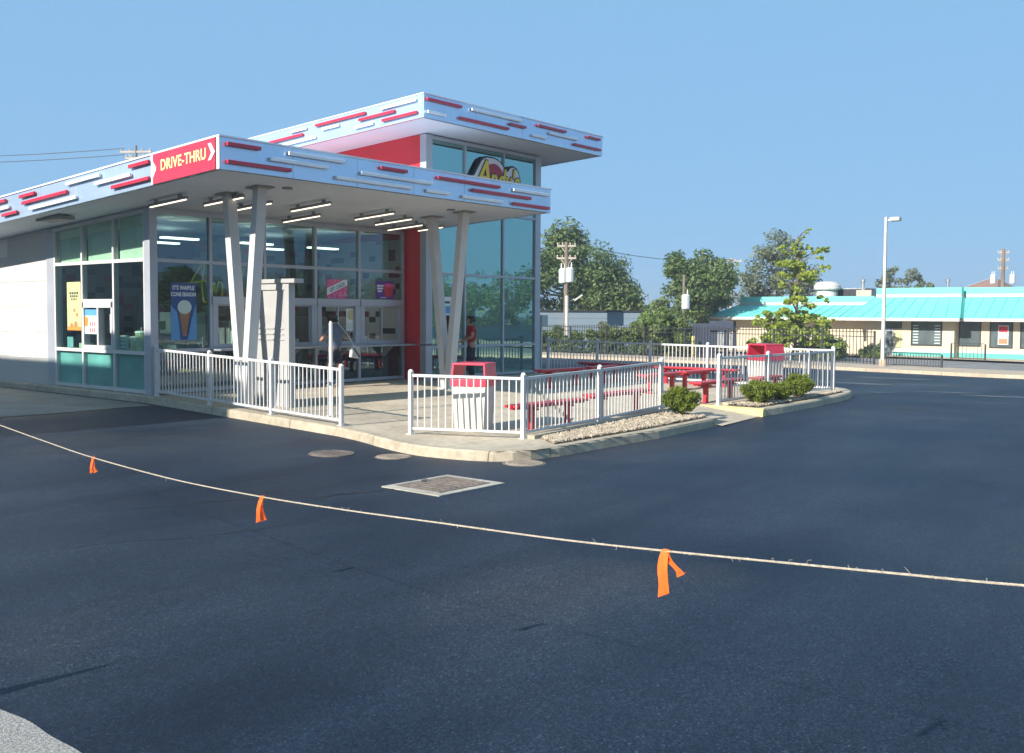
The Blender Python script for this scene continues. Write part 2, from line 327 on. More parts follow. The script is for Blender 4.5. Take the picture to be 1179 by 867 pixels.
def kerb(name,pts,m,w=.16,top=.004,side=1,fine=.4):
    # pts: outer top edge, going so that the kerb body lies to the left (side=1)
    q=[]
    for (x0,y0),(x1,y1) in zip(pts[:-1],pts[1:]):
        n=max(1,int(math.hypot(x1-x0,y1-y0)/fine)); q+=[(x0+(x1-x0)*k/n,y0+(y1-y0)*k/n) for k in range(n)]
    q.append(pts[-1]); b=MB(); vs=[]; m_=len(q)
    for i,(x,y) in enumerate(q):
        x0,y0=q[max(i-1,0)];x1,y1=q[min(i+1,m_-1)]; d=math.hypot(x1-x0,y1-y0); nx,ny=-(y1-y0)/d*side,(x1-x0)/d*side
        z=P(x,y)+top; zb=A(x,y)-.06
        for o,zz in ((-.035,zb),(-.012,z-.03),(.012,z),(w,z),(w,zb)): vs.append((x+nx*o,y+ny*o,zz))
    k=5
    fs=[(i*k+j,(i+1)*k+j,(i+1)*k+j+1,i*k+j+1) for i in range(m_-1) for j in range(k-1)]
    fs+=[tuple(range(k)),tuple((m_-1)*k+j for j in range(k-1,-1,-1))]
    b.add(vs,fs); return tag(b.build(name,m),kind='structure')
west=[(11.2,30),(11.2,13.1),(11.14,12.6),(11.06,12.2),(10.95,11.8),(10.86,11.36),(10.82,11.0),(10.83,10.6),(10.88,10.2),(10.97,9.85),(11.11,9.55),(11.32,9.35),(11.6,9.24),(12.2,9.16),(13.56,9.1),(14.83,9.0),(16.14,9.0),(16.93,9.0)]
kerb('kerb',west,M['kerb'])
kerb('kerb',[(18.62,8.84),(19.35,8.8),(21.1,8.8),(22.6,8.86),(23.5,8.98),(24.2,9.2),(24.8,9.6),(25.15,10.2),(25.25,11),(25.25,30)],M['kerb'])
kerb('yellow_kerb',[(18.5,10.34),(18.5,8.80)],M['yellow'],.115)
kerb('kerb_end',[(16.94,8.99),(16.94,10.1)],M['kerb'],.14,.003)
b=MB()   # low inner kerb below the front railing
for (x0,y0),(x1,y1) in (((12.6,10.02),(17.25,10.3)),((18.75,9.76),(23.4,9.2))):
    n=16
    for k in range(n):
        xa=x0+(x1-x0)*k/n;xb=x0+(x1-x0)*(k+1)/n;ya=y0+(y1-y0)*k/n;yb=y0+(y1-y0)*(k+1)/n
        b.beam((xa,ya,P(xa,ya)+.02),(xb,yb,P(xb,yb)+.02),.14,.08)
tag(b.build('inner_kerb',M['kerb']),kind='structure')
def bed(name,poly,n,seed):
    rr=random.Random(seed); b=MB(); pb=MB()
    xs=[p[0] for p in poly]; 
    def lo(x): return float(np.interp(x,[p[0] for p in poly],[p[1] for p in poly]))
    def hi(x): return float(np.interp(x,[p[0] for p in poly],[p[2] for p in poly]))
    X=np.linspace(xs[0],xs[-1],24)
    for xa,xb in zip(X[:-1],X[1:]):
        b.add([(xa,lo(xa),P(xa,lo(xa))+.012),(xb,lo(xb),P(xb,lo(xb))+.012),(xb,hi(xb),P(xb,hi(xb))+.012),(xa,hi(xa),P(xa,hi(xa))+.012)],[(0,1,2,3)])
    tag(b.build('planting_bed',M['soil'],fix=False),kind='structure')
    ic=[(0,0,1),(0,0,-1),(1,0,0),(-1,0,0),(0,1,0),(0,-1,0)]; fc=[(0,2,4),(0,4,3),(0,3,5),(0,5,2),(1,4,2),(1,3,4),(1,5,3),(1,2,5)]
    for i in range(n):
        x=rr.uniform(xs[0],xs[-1]); y=rr.uniform(lo(x)+.02,hi(x)-.02); s=rr.uniform(.013,.034)*(1.4 if rr.random()<.06 else 1); a=rr.uniform(0,6.3); e=rr.uniform(.6,1.1); h=rr.uniform(.5,.9)
        z=P(x,y)+.02+rr.uniform(0,.03)
        vs=[]
        for u,v,w in ic:
            u*=s*e*rr.uniform(.7,1.2);v*=s*rr.uniform(.7,1.2);w*=s*h
            vs.append((x+u*math.cos(a)-v*math.sin(a),y+u*math.sin(a)+v*math.cos(a),z+w))
        pb.add(vs,fc)
    return tag(pb.build(name,M['pebble'],fix=False),'pale tan river pebbles filling the kerbside planting bed','pebbles',kind='stuff')
bed('pebbles',[(12.35,9.34,9.38),(12.7,9.3,9.9),(14.8,9.17,10.05),(16.9,9.17,10.2)],6000,1)
bed('pebbles',[(18.72,9.0,9.7),(21.2,8.97,9.4),(23.4,9.1,9.15)],3000,2)
# ------------------------------------------------------------------ manholes and drain
def zs(x,y): return A(x,y)
for (x,y,r,lab) in ((9.93,11.8,.33,'darker round manhole cover half sunk in asphalt, nearest the railing gap'),(10.44,10.97,.26,'smaller brown round manhole cover in asphalt, middle of the three'),(11.27,9.09,.29,'pale tan round manhole cover below the kerb bend')):
    t=thing('manhole_cover',lab,'manhole cover',(x,y,A(x,y)),group='round manhole covers in the asphalt')
    MB().lathe([(r+.03,-.03),(r+.03,.004),(r,.008),(r-.005,-.02)],(x,y,A(x,y)),32).build('ring',M['iron'],t)
    b=MB().lathe([(r-.01,-.03),(r-.01,.010),(r-.02,.013)],(x,y,A(x,y)),32)
    for k in range(5):
        yy=y-r*.6+k*r*.3; b.box(x-r*.55,x+r*.55,yy-.012,yy+.012,A(x,y)+.012,A(x,y)+.018)
    b.build('lid',M['iron'] if r>.3 else mat('worn_tan_iron',(.33,.26,.19),.8,0,.25,9,.5,50),t)
x0,x1,y0,y1=8.53,9.74,8.17,9.17; zc=A(9.1,8.7)
t=thing('drain_box','square concrete drain collar with rusty steel plate in the asphalt','drain cover',(9.13,8.67,zc))
MB().add([(x0,y0,zc-.05),(x1,y0,zc-.05),(x1,y1,zc-.05),(x0,y1,zc-.05),(x0,y0,zc+.012),(x1,y0,zc+.012),(x1,y1,zc+.012),(x0,y1,zc+.012)],[(0,1,5,4),(1,2,6,5),(2,3,7,6),(3,0,4,7),(4,5,6,7)]).build('concrete_collar',M['pad'],t)
b=MB().box(x0+.14,x1-.14,y0+.12,y1-.1,zc,zc+.02)
for k in range(9):
    xx=x0+.22+k*.1; b.box(xx-.012,xx+.012,y0+.2,y1-.2,zc+.02,zc+.026)
b.build('steel_plate',M['iron'],t); MB().box(x0+.5,x0+.62,y1-.2,y1-.17,zc+.027,zc+.05).build('lifting_handle',M['steel'],t)

# cracks in the sealed surface
rr=random.Random(21)
for pts,w in (([(0.2,1.0),(1.2,.95),(2.4,1.15),(3.3,1.0),(4.4,1.2)],.012),([(0,0),(1,.25),(1.6,.2),(2.6,.5),(3.4,.45)],.010),([(0,0),(.5,.1),(1.1,-.05),(1.6,.08)],.03)):
    b=MB(); q=[]
    ox,oy,an={.012:(4.3,9.9,-28),.010:(3.9,9.1,-30),.03:(7.3,9.15,-8)}[w]
    for (a,c),(d,e) in zip(pts[:-1],pts[1:]):
        for k in range(9): u=k/9; q.append((a+(d-a)*u+rr.uniform(-.015,.015),c+(e-c)*u+rr.uniform(-.02,.02)))
    vs=[]
    for k,(a,c) in enumerate(q):
        X=ox+a*math.cos(R(an))-c*math.sin(R(an)); Y=oy+a*math.sin(R(an))+c*math.cos(R(an)); ww=w*rr.uniform(.3,1.1)*(1-abs(2*k/len(q)-1)**3)
        vs+=[(X,Y-ww,A(X,Y)+.004),(X+.3*ww,Y+ww,A(X,Y)+.004)]
    b.add(vs,[(2*k,2*k+2,2*k+3,2*k+1) for k in range(len(q)-1)])
    tag(b.build('asphalt_crack',M['black'],fix=False),kind='structure')
# ------------------------------------------------------------------ text helper
def textmesh(s,size,ext=.006,offset=0,shear=0,spacing=1,bold=0):
    cu=bpy.data.curves.new('txt','FONT'); cu.body=s; cu.size=size; cu.extrude=ext; cu.offset=offset; cu.shear=shear; cu.space_character=spacing; cu.align_x='CENTER'; cu.align_y='CENTER'; cu.resolution_u=4
    o=bpy.data.objects.new('txt',cu); link(o); dg=bpy.context.evaluated_depsgraph_get(); me=bpy.data.meshes.new_from_object(o.evaluated_get(dg))
    v=[tuple(p.co) for p in me.vertices]; f=[tuple(p.vertices) for p in me.polygons]
    bpy.data.objects.remove(o); bpy.data.curves.remove(cu); bpy.data.meshes.remove(me); return v,f
def text(mb,s,size,org,xd,yd,ext=.006,sx=1,**k):
    v,f=textmesh(s,size,ext,**k); o=Vector(org);xd=Vector(xd);yd=Vector(yd);n=xd.cross(yd)
    mb.add([o+xd*(p[0]*sx)+yd*p[1]+n*p[2] for p in v],f); return mb
# ------------------------------------------------------------------ the custard stand
def ZS(y): return 3.93-.0545*(y-19.18)
def ZU(y): return 6.47-.051*(y-17.16)
B=thing('restaurant','white and crimson glass fronted custard stand with wide flat canopy and glass tower','restaurant',(15,20,0))
# west wall of stacked panels
wall=MB().prism([(23.72,-.12),(36,-.12),(36,ZS(36)+.05),(23.72,ZS(23.72)+.05)],11.34,11.6,lambda u,v,t:(t,u,v)).build('panel_wall',M['panel'],B)
pm=MB();pw=[];rr=random.Random(5)
zz=[.0,.62,1.24,1.86,2.48,3.10,3.9]
for r in range(6):
    y=23.76-(.7 if r%2 else 0)
    while y<35.5:
        y1=min(y+1.38,36); a=max(y,23.76)
        if y1>a+.05:
            w_=((r==3 and abs(y-23.76)<.1)or(r==1 and 24.4<y<25.5) or rr.random()<.04); t=MB() if w_ else pm
            top=lambda q:min(zz[r+1]-.004,ZS(q)-.01)
            t.prism([(a+.003,zz[r]+.004),(y1-.003,zz[r]+.004),(y1-.003,top(y1)),(a+.003,top(a))],11.325,11.34,lambda u,v,q:(q,u,v))
            if w_: pw.append(t)
        y+=1.38
pm.build('wall_panel',M['panel'],wall); [q.build('white_wall_panel',M['panelw'],wall) for q in pw]
MB().box(11.24,11.34,23.4,36,-.16,-.005).build('wall_base',M['kerb'],wall)
# corner posts
MB().box(11.28,11.46,19.14,19.37,-.02,ZS(19.2)).build('corner_post',M['alu'],B,bevel=.004)
MB().prism([(23.36,-.02),(23.72,-.02),(23.72,ZS(23.72)),(23.36,ZS(23.36))],11.30,11.5,lambda u,v,t:(t,u,v)).build('corner_post',M['alu'],B)
MB().box(11.22,11.36,19.3,23.4,-.16,.0).build('sill_kerb',M['kerb'],B)
# west window wall
f=MB(); VY=[19.40,20.67,22.05,23.33]
for y in VY: f.box(11.30,11.42,y-.033,y+.033,.0,ZS(y)-.01)
for z in (.055,.875,2.85): f.box(11.298,11.425,19.37,23.37,z-.038,z+.038)
f.prism([(19.37,ZS(19.37)-.09),(23.37,ZS(23.37)-.09),(23.37,ZS(23.37)-.004),(19.37,ZS(19.37)-.004)],11.298,11.425,lambda u,v,t:(t,u,v))
fw=f.build('window_frame',M['white'],B,bevel=.003)
for i in range(3):
    y0,y1=VY[i]+.033,VY[i+1]-.033
    for j,(z0,z1) in enumerate(((.09,.84),(.91,2.815),(2.885,None))):
        if j==1 and i==1: z0=2.0+.03
        b=MB()
        if z1: b.box(11.35,11.362,y0,y1,z0,z1)
        else: b.prism([(y0,z0),(y1,z0),(y1,ZS(y1)-.09),(y0,ZS(y0)-.09)],11.35,11.362,lambda u,v,t:(t,u,v))
        b.build('window_pane',M['glass_l'],fw)
        if j==0: MB().box(11.40,11.41,y0,y1,z0,z1).build('spandrel',M['spandrel'],B)
        if j==2: MB().prism([(y0+.01,z0-.02),(y1-.01,z0-.02),(y1-.01,ZS(y1)-.03),(y0+.01,ZS(y0)-.03)],11.45,11.455,lambda u,v,t:(t,u,v)).build('roller_shade',M['shade'],B)
# drive-thru service window in the middle bay
b=MB(); y0,y1=20.703,22.017
for (a,c,z0,z1) in ((y0,y1,1.965,2.03),(y0,y1,.915,1.0),(y0,y0+.06,1.0,1.965),(y1-.06,y1,1.0,1.965),(21.30,21.37,1.0,1.84),(y0,y1,1.84,1.965)): b.box(11.285,11.44,a,c,z0,z1)
dw=b.build('service_window',M['white'],B,bevel=.004)
MB().box(11.33,11.342,21.37,y1-.06,1.0,1.84).build('window_pane',M['glass_l'],dw); MB().box(11.40,11.412,y0+.06,21.30,1.0,1.84).build('window_pane',M['glass_l'],dw)
# front window wall
VX=[11.46,12.77,14.21,15.70,17.10,18.64]
f=MB(); YF=19.18; TZ=ZS(YF)-.005
for x in VX[1:]: f.box(x-.035,x+.035,YF-.01,YF+.11,.0,TZ)
for z,a,c in ((.06,11.46,18.66),(.93,11.46,18.66),(2.84,11.46,18.66),(3.86,11.46,18.66)): f.box(a,c,YF-.012,YF+.115,z-.038,z+.038)
f.box(11.46,18.66,YF-.005,YF+.1,3.86,TZ)
ff=f.build('window_frame',M['alu'],B,bevel=.003)
for i in range(5):
    x0,x1=VX[i]+.036,VX[i+1]-.036
    for z0,z1 in ((.1,.89),(.97,2.8) if i==0 else (2.10,2.8),(2.88,3.82)):
        MB().box(x0,x1,YF+.04,YF+.052,z0,z1).build('window_pane',M['glass_f'],ff)
    MB().box(x0,x1,YF+.16,YF+.17,.05,.9).build('spandrel',M['dark'],B)
    if i>0:
        b=MB(); b.box(x0-.02,x1+.02,YF-.05,YF+.1,1.93,2.10)
        for a,c,z0,z1 in ((x0,x0+.11,.97,1.93),(x1-.11,x1,.97,1.93),(x0+.11,x1-.11,.97,1.02)): b.box(a,c,YF-.02,YF+.09,z0,z1)
        sw=b.build('service_window',M['alu'],B,bevel=.004)
        xm=(x0+x1)/2
        b=MB()
        for a,c,yo in ((x0+.11,xm+.02,.0),(xm-.02,x1-.11,.04)):
            for q,w_,z0,z1 in ((a,a+.035,1.02,1.93),(c-.035,c,1.02,1.93)): b.box(q,w_,YF+yo,YF+yo+.03,z0,z1)
            b.box(a,c,YF+yo+.001,YF+yo+.029,1.021,1.05); b.box(a,c,YF+yo+.001,YF+yo+.029,1.90,1.929)
        b.build('sash',M['alu'],sw)
        MB().box(x0+.14,xm-.01,YF+.012,YF+.018,1.05,1.9).build('window_pane',M['glass_c'],sw); MB().box(xm+.01,x1-.14,YF+.052,YF+.058,1.05,1.9).build('window_pane',M['glass_c'],sw)
b=MB().box(12.72,18.70,18.76,19.165,.905,.95); b.box(18.70,18.98,18.70,18.40,.905,.95)
for x in (13.4,14.9,16.4,17.9): b.prism([(18.80,.90),(19.16,.90),(19.16,.62)],x-.015,x+.015,lambda u,v,t:(t,u,v))
b.build('service_counter',M['counter'],B,bevel=.006)
# tower
MB().box(18.72,18.80,18.47,26,0,6.40).build('red_wall',M['red'],B)
for a,c in ((18.70,18.94),(23.30,23.54)): MB().box(a,c,18.40,18.62,-.06,ZU(18.4)-.005).build('corner_post',M['alu'],B,bevel=.004)
TX=[18.94,20.24,21.86,23.30]; tz=[.05,.86,2.80,4.55,6.33]
f=MB()
for x in TX[1:3]: f.box(x-.03,x+.03,18.41,18.53,0,ZU(18.5)-.01)
for z in tz: f.box(18.94,23.30,18.408,18.535,z-.035,z+.035)
f.box(18.94,23.3,18.42,18.52,6.33,ZU(18.5)-.005)
tf=f.build('window_frame',M['alu'],B,bevel=.003)
for i in range(3):
    for j in range(4):
        MB().box(TX[i]+.03,TX[i+1]-.03,18.46,18.472,tz[j]+.035,tz[j+1]-.035).build('window_pane',M['glass_t'],tf)
MB().box(23.40,23.50,18.62,26,-.1,6.40).build('side_wall',M['alu'],B)
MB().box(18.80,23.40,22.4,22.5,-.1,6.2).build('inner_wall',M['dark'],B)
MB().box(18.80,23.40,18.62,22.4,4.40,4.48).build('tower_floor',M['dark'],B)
# interior
MB().box(11.45,23.4,19.3,26,-.08,-.005).build('interior_floor',M['int_floor'],B)
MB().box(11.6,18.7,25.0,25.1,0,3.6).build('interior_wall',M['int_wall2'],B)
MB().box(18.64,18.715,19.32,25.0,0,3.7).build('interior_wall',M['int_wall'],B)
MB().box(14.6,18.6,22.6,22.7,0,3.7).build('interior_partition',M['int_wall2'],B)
il=emit('interior_panel_glow',(1,.95,.86),2.6)
for x,y in ((12.9,20.6),(15.0,20.6),(17.1,20.6),(13.4,22.2),(16.4,22.0)): MB().box(x-.45,x+.45,y-.10,y+.10,3.42,3.46).build('interior_light',il,B)
# canopy ----------------------------------------------------------------
def sh(x,y,z): return (x,y,z-.0545*(y-14.71))
C0=4.18
b=MB().box(10.03,19.16,14.75,18.40,C0+.025,C0+.50); b.box(10.03,18.715,18.40,34,C0+.025,C0+.50)
can=b.warp(sh).build('canopy',M['soffit'],B)
def fpanels(axis,fixed,a,c,z0,h,m,step,thick,off):
    b=MB(); n=max(1,round((c-a)/step)); w=(c-a)/n
    for i in range(n):
        p,q=a+i*w+.003,a+(i+1)*w-.003
        if axis=='x': b.box(p,q,fixed,fixed+thick,z0,z0+h)
        else: b.box(fixed,fixed+thick,p,q,z0,z0+h)
    return b
fr=fpanels('x',14.71,9.995,19.2,C0,.545,M['fascia'],1.53,.04,0).warp(sh).build('fascia',M['fascia'],B,bevel=.003)
lf=fpanels('y',9.99,14.75,34,C0,.545,M['fascia'],1.6,.04,0).warp(sh).build('fascia',M['fascia'],B,bevel=.003)
b=MB().box(19.16,19.2,14.752,18.40,C0,C0+.545); b.warp(sh).build('fascia',M['fascia'],B)
b=MB().box(9.965,19.22,14.69,14.78,C0+.545,C0+.575); b.box(9.965,10.06,14.78,34,C0+.545,C0+.575); b.box(19.12,19.22,14.78,18.4,C0+.545,C0+.575)
b.warp(sh).build('fascia_cap',M['fasciaedge'],B)
b=MB().box(10.03,19.16,14.752,14.79,C0+.0,C0+.03); b.box(10.032,10.06,14.79,34,C0-.0,C0+.03); b.warp(sh).build('drip_edge',M['aludark'],B)
MB().box(9.975,9.99,14.70,14.79,C0,C0+.545).warp(sh).build('corner_trim',M['white'],B)
FRONT=[('R',10.1,10.79,4.61),('R',10.1,11.45,4.31),('W',11.39,12.71,4.61),('W',10.99,12.31,4.46),('W',12.49,14.51,4.3),('W',13.11,15.1,4.45),('R',13.63,14.36,4.61),('R',15.24,17.26,4.59),('R',16.32,18.38,4.44),('W',14.91,15.62,4.29),('W',16.01,17.37,4.27),('W',17.73,19.09,4.58),('R',17.73,19.09,4.27)]
LEFT=[('R',16.85,17.54,4.61),('W',17.48,18.8,4.46),('R',16.85,18.18,4.31),('W',18.61,19.95,4.61),('R',21.33,22.03,4.61),('R',19.93,21.91,4.46),('W',19.55,21.56,4.30),('R',22.7,23.78,4.62),('W',22.53,23.51,4.46),('R',22.16,22.88,4.31),('R',24.2,25.8,4.45),('W',24.0,25.2,4.3),('W',24.6,26,4.6)]
UFRONT=[('R',17.42,18.66,6.91),('W',17.44,18.09,6.61),('R',18.57,20.5,6.63),('W',19.03,21.04,6.91),('R',20.53,21.22,6.77),('R',21.73,23.04,6.91),('W',21.49,22.13,6.61),('W',22.25,23.6,6.77),('R',24.06,24.73,6.92),('R',23.41,24.77,6.62)]
ULEFT=[('W',17.36,18.6,6.91),('R',18.1,19.42,6.77),('R',17.33,18.56,6.61),('R',19.17,21.13,6.91),('W',20.18,20.86,6.77),('W',18.88,19.57,6.60),('W',21.49,22.17,6.91),('R',21.65,23.11,6.77),('W',21.11,22.5,6.61)]
def bars(lst,axis,fixed,warp,parent):
    for k,a,c,z in lst:
        b=MB(); r=.036
        pts=[(a,fixed-.05,z),(a+.01,fixed-.05,z),(c-.01,fixed-.05,z),(c,fixed-.05,z)] if axis=='x' else [(fixed-.05,a,z),(fixed-.05,a+.01,z),(fixed-.05,c-.01,z),(fixed-.05,c,z)]
        if axis=='x': b.box(a,c,fixed-.075,fixed-.022,z-.033,z+.033)
        else: b.box(fixed-.075,fixed-.022,a,c,z-.033,z+.033)
        for t in (.12,.5,.88):
            q=a+(c-a)*t
            if axis=='x': b.box(q-.02,q+.02,fixed-.023,fixed-.001,z-.012,z+.012)
            else: b.box(fixed-.023,fixed-.001,q-.02,q+.02,z-.012,z+.012)
        b.warp(warp).build('light_bar',M['redbar'] if k=='R' else M['whitebar'],parent,bevel=.008)
bars(FRONT,'x',14.71,sh,fr); bars(LEFT,'y',9.99,sh,lf)
# upper roof
def su(x,y,z): return (x,y,z-.051*(y-17.16))
MB().box(17.39,24.88,17.20,26.6,6.495,7.0).warp(su).build('upper_roof',M['soffit'],B)
uf=fpanels('x',17.16,17.355,24.92,6.47,.56,M['fascia'],1.9,.04,0).warp(su).build('fascia',M['fascia'],B,bevel=.003)
ul=fpanels('y',17.35,17.20,26.6,6.47,.56,M['fascia'],1.9,.04,0).warp(su).build('fascia',M['fascia'],B,bevel=.003)
MB().box(24.88,24.92,17.202,26.6,6.47,7.03).warp(su).build('fascia',M['fascia'],B)
b=MB().box(17.33,24.94,17.14,17.22,7.03,7.055); b.box(17.33,17.42,17.22,26.6,7.03,7.055); b.warp(su).build('fascia_cap',M['fasciaedge'],B)
b=MB().box(17.39,24.88,17.202,17.24,6.47,6.50); b.warp(su).build('drip_edge',M['aludark'],B)
MB().box(17.392,17.42,17.24,26.6,6.47,6.50).warp(su).build('drip_edge',M['red'],B)
bars(UFRONT,'x',17.16,su,uf); bars(ULEFT,'y',17.35,su,ul)
# V columns
for x,yb,ya,yc,zb in ((11.7,16.44,16.93,15.92,P(11.7,16.4)),(17.45,16.44,16.96,15.92,P(17.45,16.4))):
    b=MB()
    for yt in (ya,yc):
        s=1 if yt>yb else -1
        b.beam((x+.003*s,yb+.035*s,zb-.05),(x+.003*s,yt,ZS(yt)+.03),.17,.215,(1,0,0))
    b.box(x-.16,x+.16,yb-.2,yb+.2,zb-.02,zb+.025)
    v=b.build('v_column',M['white'],B,bevel=.006)
    for yt in (ya,yc): MB().box(x-.2,x+.2,yt-.2,yt+.2,ZS(14.71)-.0,ZS(14.71)+.02).warp(lambda x_,y_,z_:(x_,y_,z_-.0545*(y_-14.71))).build('top_plate',M['fixture'],v)
for x,y in ((16.91,15.84),(12.15,15.68),(10.6,21.8)):
    b=MB()
    if y<20: b.lathe([(.10,-.012),(.10,.02)],(x,y,ZS(y)+.012),20); b.build('recessed_downlight',M['fixture'],can)
    else: b.box(x-.17,x+.17,y-.55,y+.55,ZS(y)-.05,ZS(y)+.03); b.build('soffit_speaker',M['fixture'],can)
# under-canopy linear lights: things hung on the soffit
LT=[(11.01,17.32,18.65,'linear soffit light closest to the drive-thru sign, over the window corner'),(11.74,16.51,17.84,'linear soffit light right in front of the left V column top'),(12.63,16.81,18.08,'linear soffit light half hidden behind the left V column'),(13.65,16.19,17.50,'linear soffit light right of the left V column, nearer the front edge'),(14.61,17.69,19.02,'linear soffit light near the glass, between the V columns, left of middle'),(15.68,16.43,17.74,'linear soffit light alone in mid canopy, above the gift card poster'),(16.70,16.90,18.16,'linear soffit light second nearest to the right V column'),(17.70,17.53,18.79,'linear soffit light ending at the right V column top'),(18.45,17.55,18.45,'short linear soffit light right in front of the red wall')]
for x,y0,y1,lab in LT:
    ym=(y0+y1)/2; t=thing('linear_light',lab,'ceiling light',(x,ym,ZS(ym)),group='linear lights hung below the canopy')
    b=MB().box(x-.032,x+.032,y0,y1,-.085,-.03); b.box(x-.03,x+.03,y0+.2,y0+.26,-.03,.03); b.box(x-.03,x+.03,y1-.26,y1-.2,-.03,.03)
    b.warp(lambda a,c,z:(a,c,z+ZS(c))).build('housing',M['fixture'],t)
    MB().box(x-.016,x+.016,y0+.02,y1-.02,-.104,-.086).warp(lambda a,c,z:(a,c,z+ZS(c))).build('diffuser',M['lamp'],t)
# drive-thru sign on the left fascia
t=thing('drive_thru_sign','crimson board reading DRIVE-THRU with white arrow on the canopy edge','sign',(9.98,15.75,4.4))
ya,yb,z0,z1=14.80,16.74,C0+.004,C0+.54
zc=(z0+z1)/2
MB().prism([(ya,z0),(yb,z0),(yb,zc-.14),(yb-.12,zc-.02),(yb-.12,zc+.02),(yb,zc+.14),(yb,z1),(ya,z1)],9.955,9.987,lambda u,v,q:(q,u,v)).warp(sh).build('board',M['hood'],t)
b=MB().prism([(yb+.06,z0),(yb+.005,z0),(yb+.005,zc-.15),(yb-.10,zc-.02),(yb-.10,zc+.02),(yb+.005,zc+.15),(yb+.005,z1),(yb+.06,z1)],9.953,9.985,lambda u,v,q:(q,u,v)).warp(sh).build('white_edge',M['lg_white'],t)
b=MB()
for i,ch in enumerate((0,1)):
    pass
text(b,'DRIVE-THRU',.27,(9.95,15.76,4.475),(0,-1,0),(0,0,1),.006,sx=.90,offset=.005,spacing=1.05); b.warp(sh).build('lettering',M['letter'],t)
b=MB()
for k,o in enumerate((0,.055)):
    yy=14.99-o; b.prism([(yy,zc-.15+.05),(yy-.03,zc-.15+.05),(yy-.15,zc+.02),(yy-.03,zc+.19),(yy,zc+.19),(yy-.10,zc+.02)],9.944-.002*k,9.953-.002*k,lambda u,v,q:(q,u,v))
b.warp(sh).build('arrow',M['lg_white'],t)
# logo sign standing on the canopy
t=thing('logo_sign',"yellow Andy's logo sign with black outline standing on the canopy roof",'sign',(20.85,17.9,4.5))
def xy(u,v,q): return (u,q,v)
ol=[(19.66,4.65),(19.62,5.30),(19.78,5.42),(19.98,5.48),(20.14,5.72),(20.30,5.93),(20.50,6.02),(20.78,6.03),(21.02,5.99),(21.20,5.88),(21.36,5.74),(21.44,5.74),(21.54,5.86),(21.68,5.88),(21.84,5.83),(21.95,5.70),(22.02,5.50),(22.0,5.2),(21.96,4.65)]
MB().prism(ol,17.90,17.96,xy).build('black_backing',M['lg_black'],t)
inn=[(19.70,4.68),(19.68,5.33),(19.84,5.40),(20.02,5.44),(20.18,5.67),(20.33,5.88),(20.51,5.975),(20.79,5.985),(21.01,5.945),(21.17,5.84),(21.33,5.69),(21.44,5.68),(21.55,5.80),(21.69,5.83),(21.83,5.78),(21.925,5.63),(21.95,5.2),(21.91,4.68)]
MB().prism(inn,17.885,17.905,xy).build('white_border',M['lg_white'],t)
redp=[(20.50,5.30)]+[(20.82+.42*math.cos(R(a)),5.44+.40*math.sin(R(a))) for a in range(-20,181,15)]
MB().prism(redp[1:]+[(20.40,4.9),(21.2,4.9)],17.876,17.888,xy).build('red_disc',M['lg_red'],t)
for nm,m_,off,y_ in (('letter_outline','lg_black',.042,17.868),('lettering','lg_yellow',.014,17.852)):
    b=MB(); text(b,'A',1.08,(20.40,17.9,5.46),(1,0,0),(.22,0,1),.006,sx=.88,offset=off); text(b,"ndy's",.86,(21.29,17.9,5.39),(1,0,0),(.18,0,1),.006,sx=.74,offset=off)
    b.warp(lambda x,y,z:(x,y_+(y-17.9),z)).build(nm,M[m_],t)
b=MB()
for x in (20.2,21.4): b.box(x-.03,x+.03,17.96,18.02,4.4,5.5)
b.build('mounting_post',M['alu'],t)
t.location=(21.34,18.34,4.585)
# free standing screen wall
t=thing('screen_wall','white free standing screen wall with three ribs beside the left V column','screen wall',(11.95,15.9,-.12))
MB().box(11.90,12.02,15.30,16.50,-.2,2.31).build('core',M['screenw'],t,bevel=.004)
b=MB().box(11.868,11.902,15.30,15.43,-.2,2.31); b.box(11.868,11.902,15.43,16.50,2.18,2.31); b.box(11.868,11.902,16.40,16.50,-.2,2.18); b.build('raised_frame',M['screenw'],t)
MB().box(11.83,12.06,15.08,16.56,2.31,2.39).build('cap',M['screenw'],t,bevel=.004)
b=MB()
for z in (1.42,1.31,1.20): b.box(11.880,11.902,15.44,16.39,z-.010,z+.010)
b.build('rib',M['screenw'],t)
t.location=(12.31,16.36,-.10)
# pipe bollard
t=thing('pipe_bollard','slim white pipe bollard with rounded cap behind the left railing','bollard',(12.09,14.35,P(12.09,14.35)))
MB().tube([(12.09,14.35,-.17),(12.09,14.35,1.56),(12.09,14.35,1.60)],[.035,.035,.02],14).build('pipe',M['white'],t,smooth=False)
MB().lathe([(.09,-.0),(.09,.012),(.04,.02)],(12.09,14.35,P(12.09,14.35)),16).build('base_flange',M['white'],t)
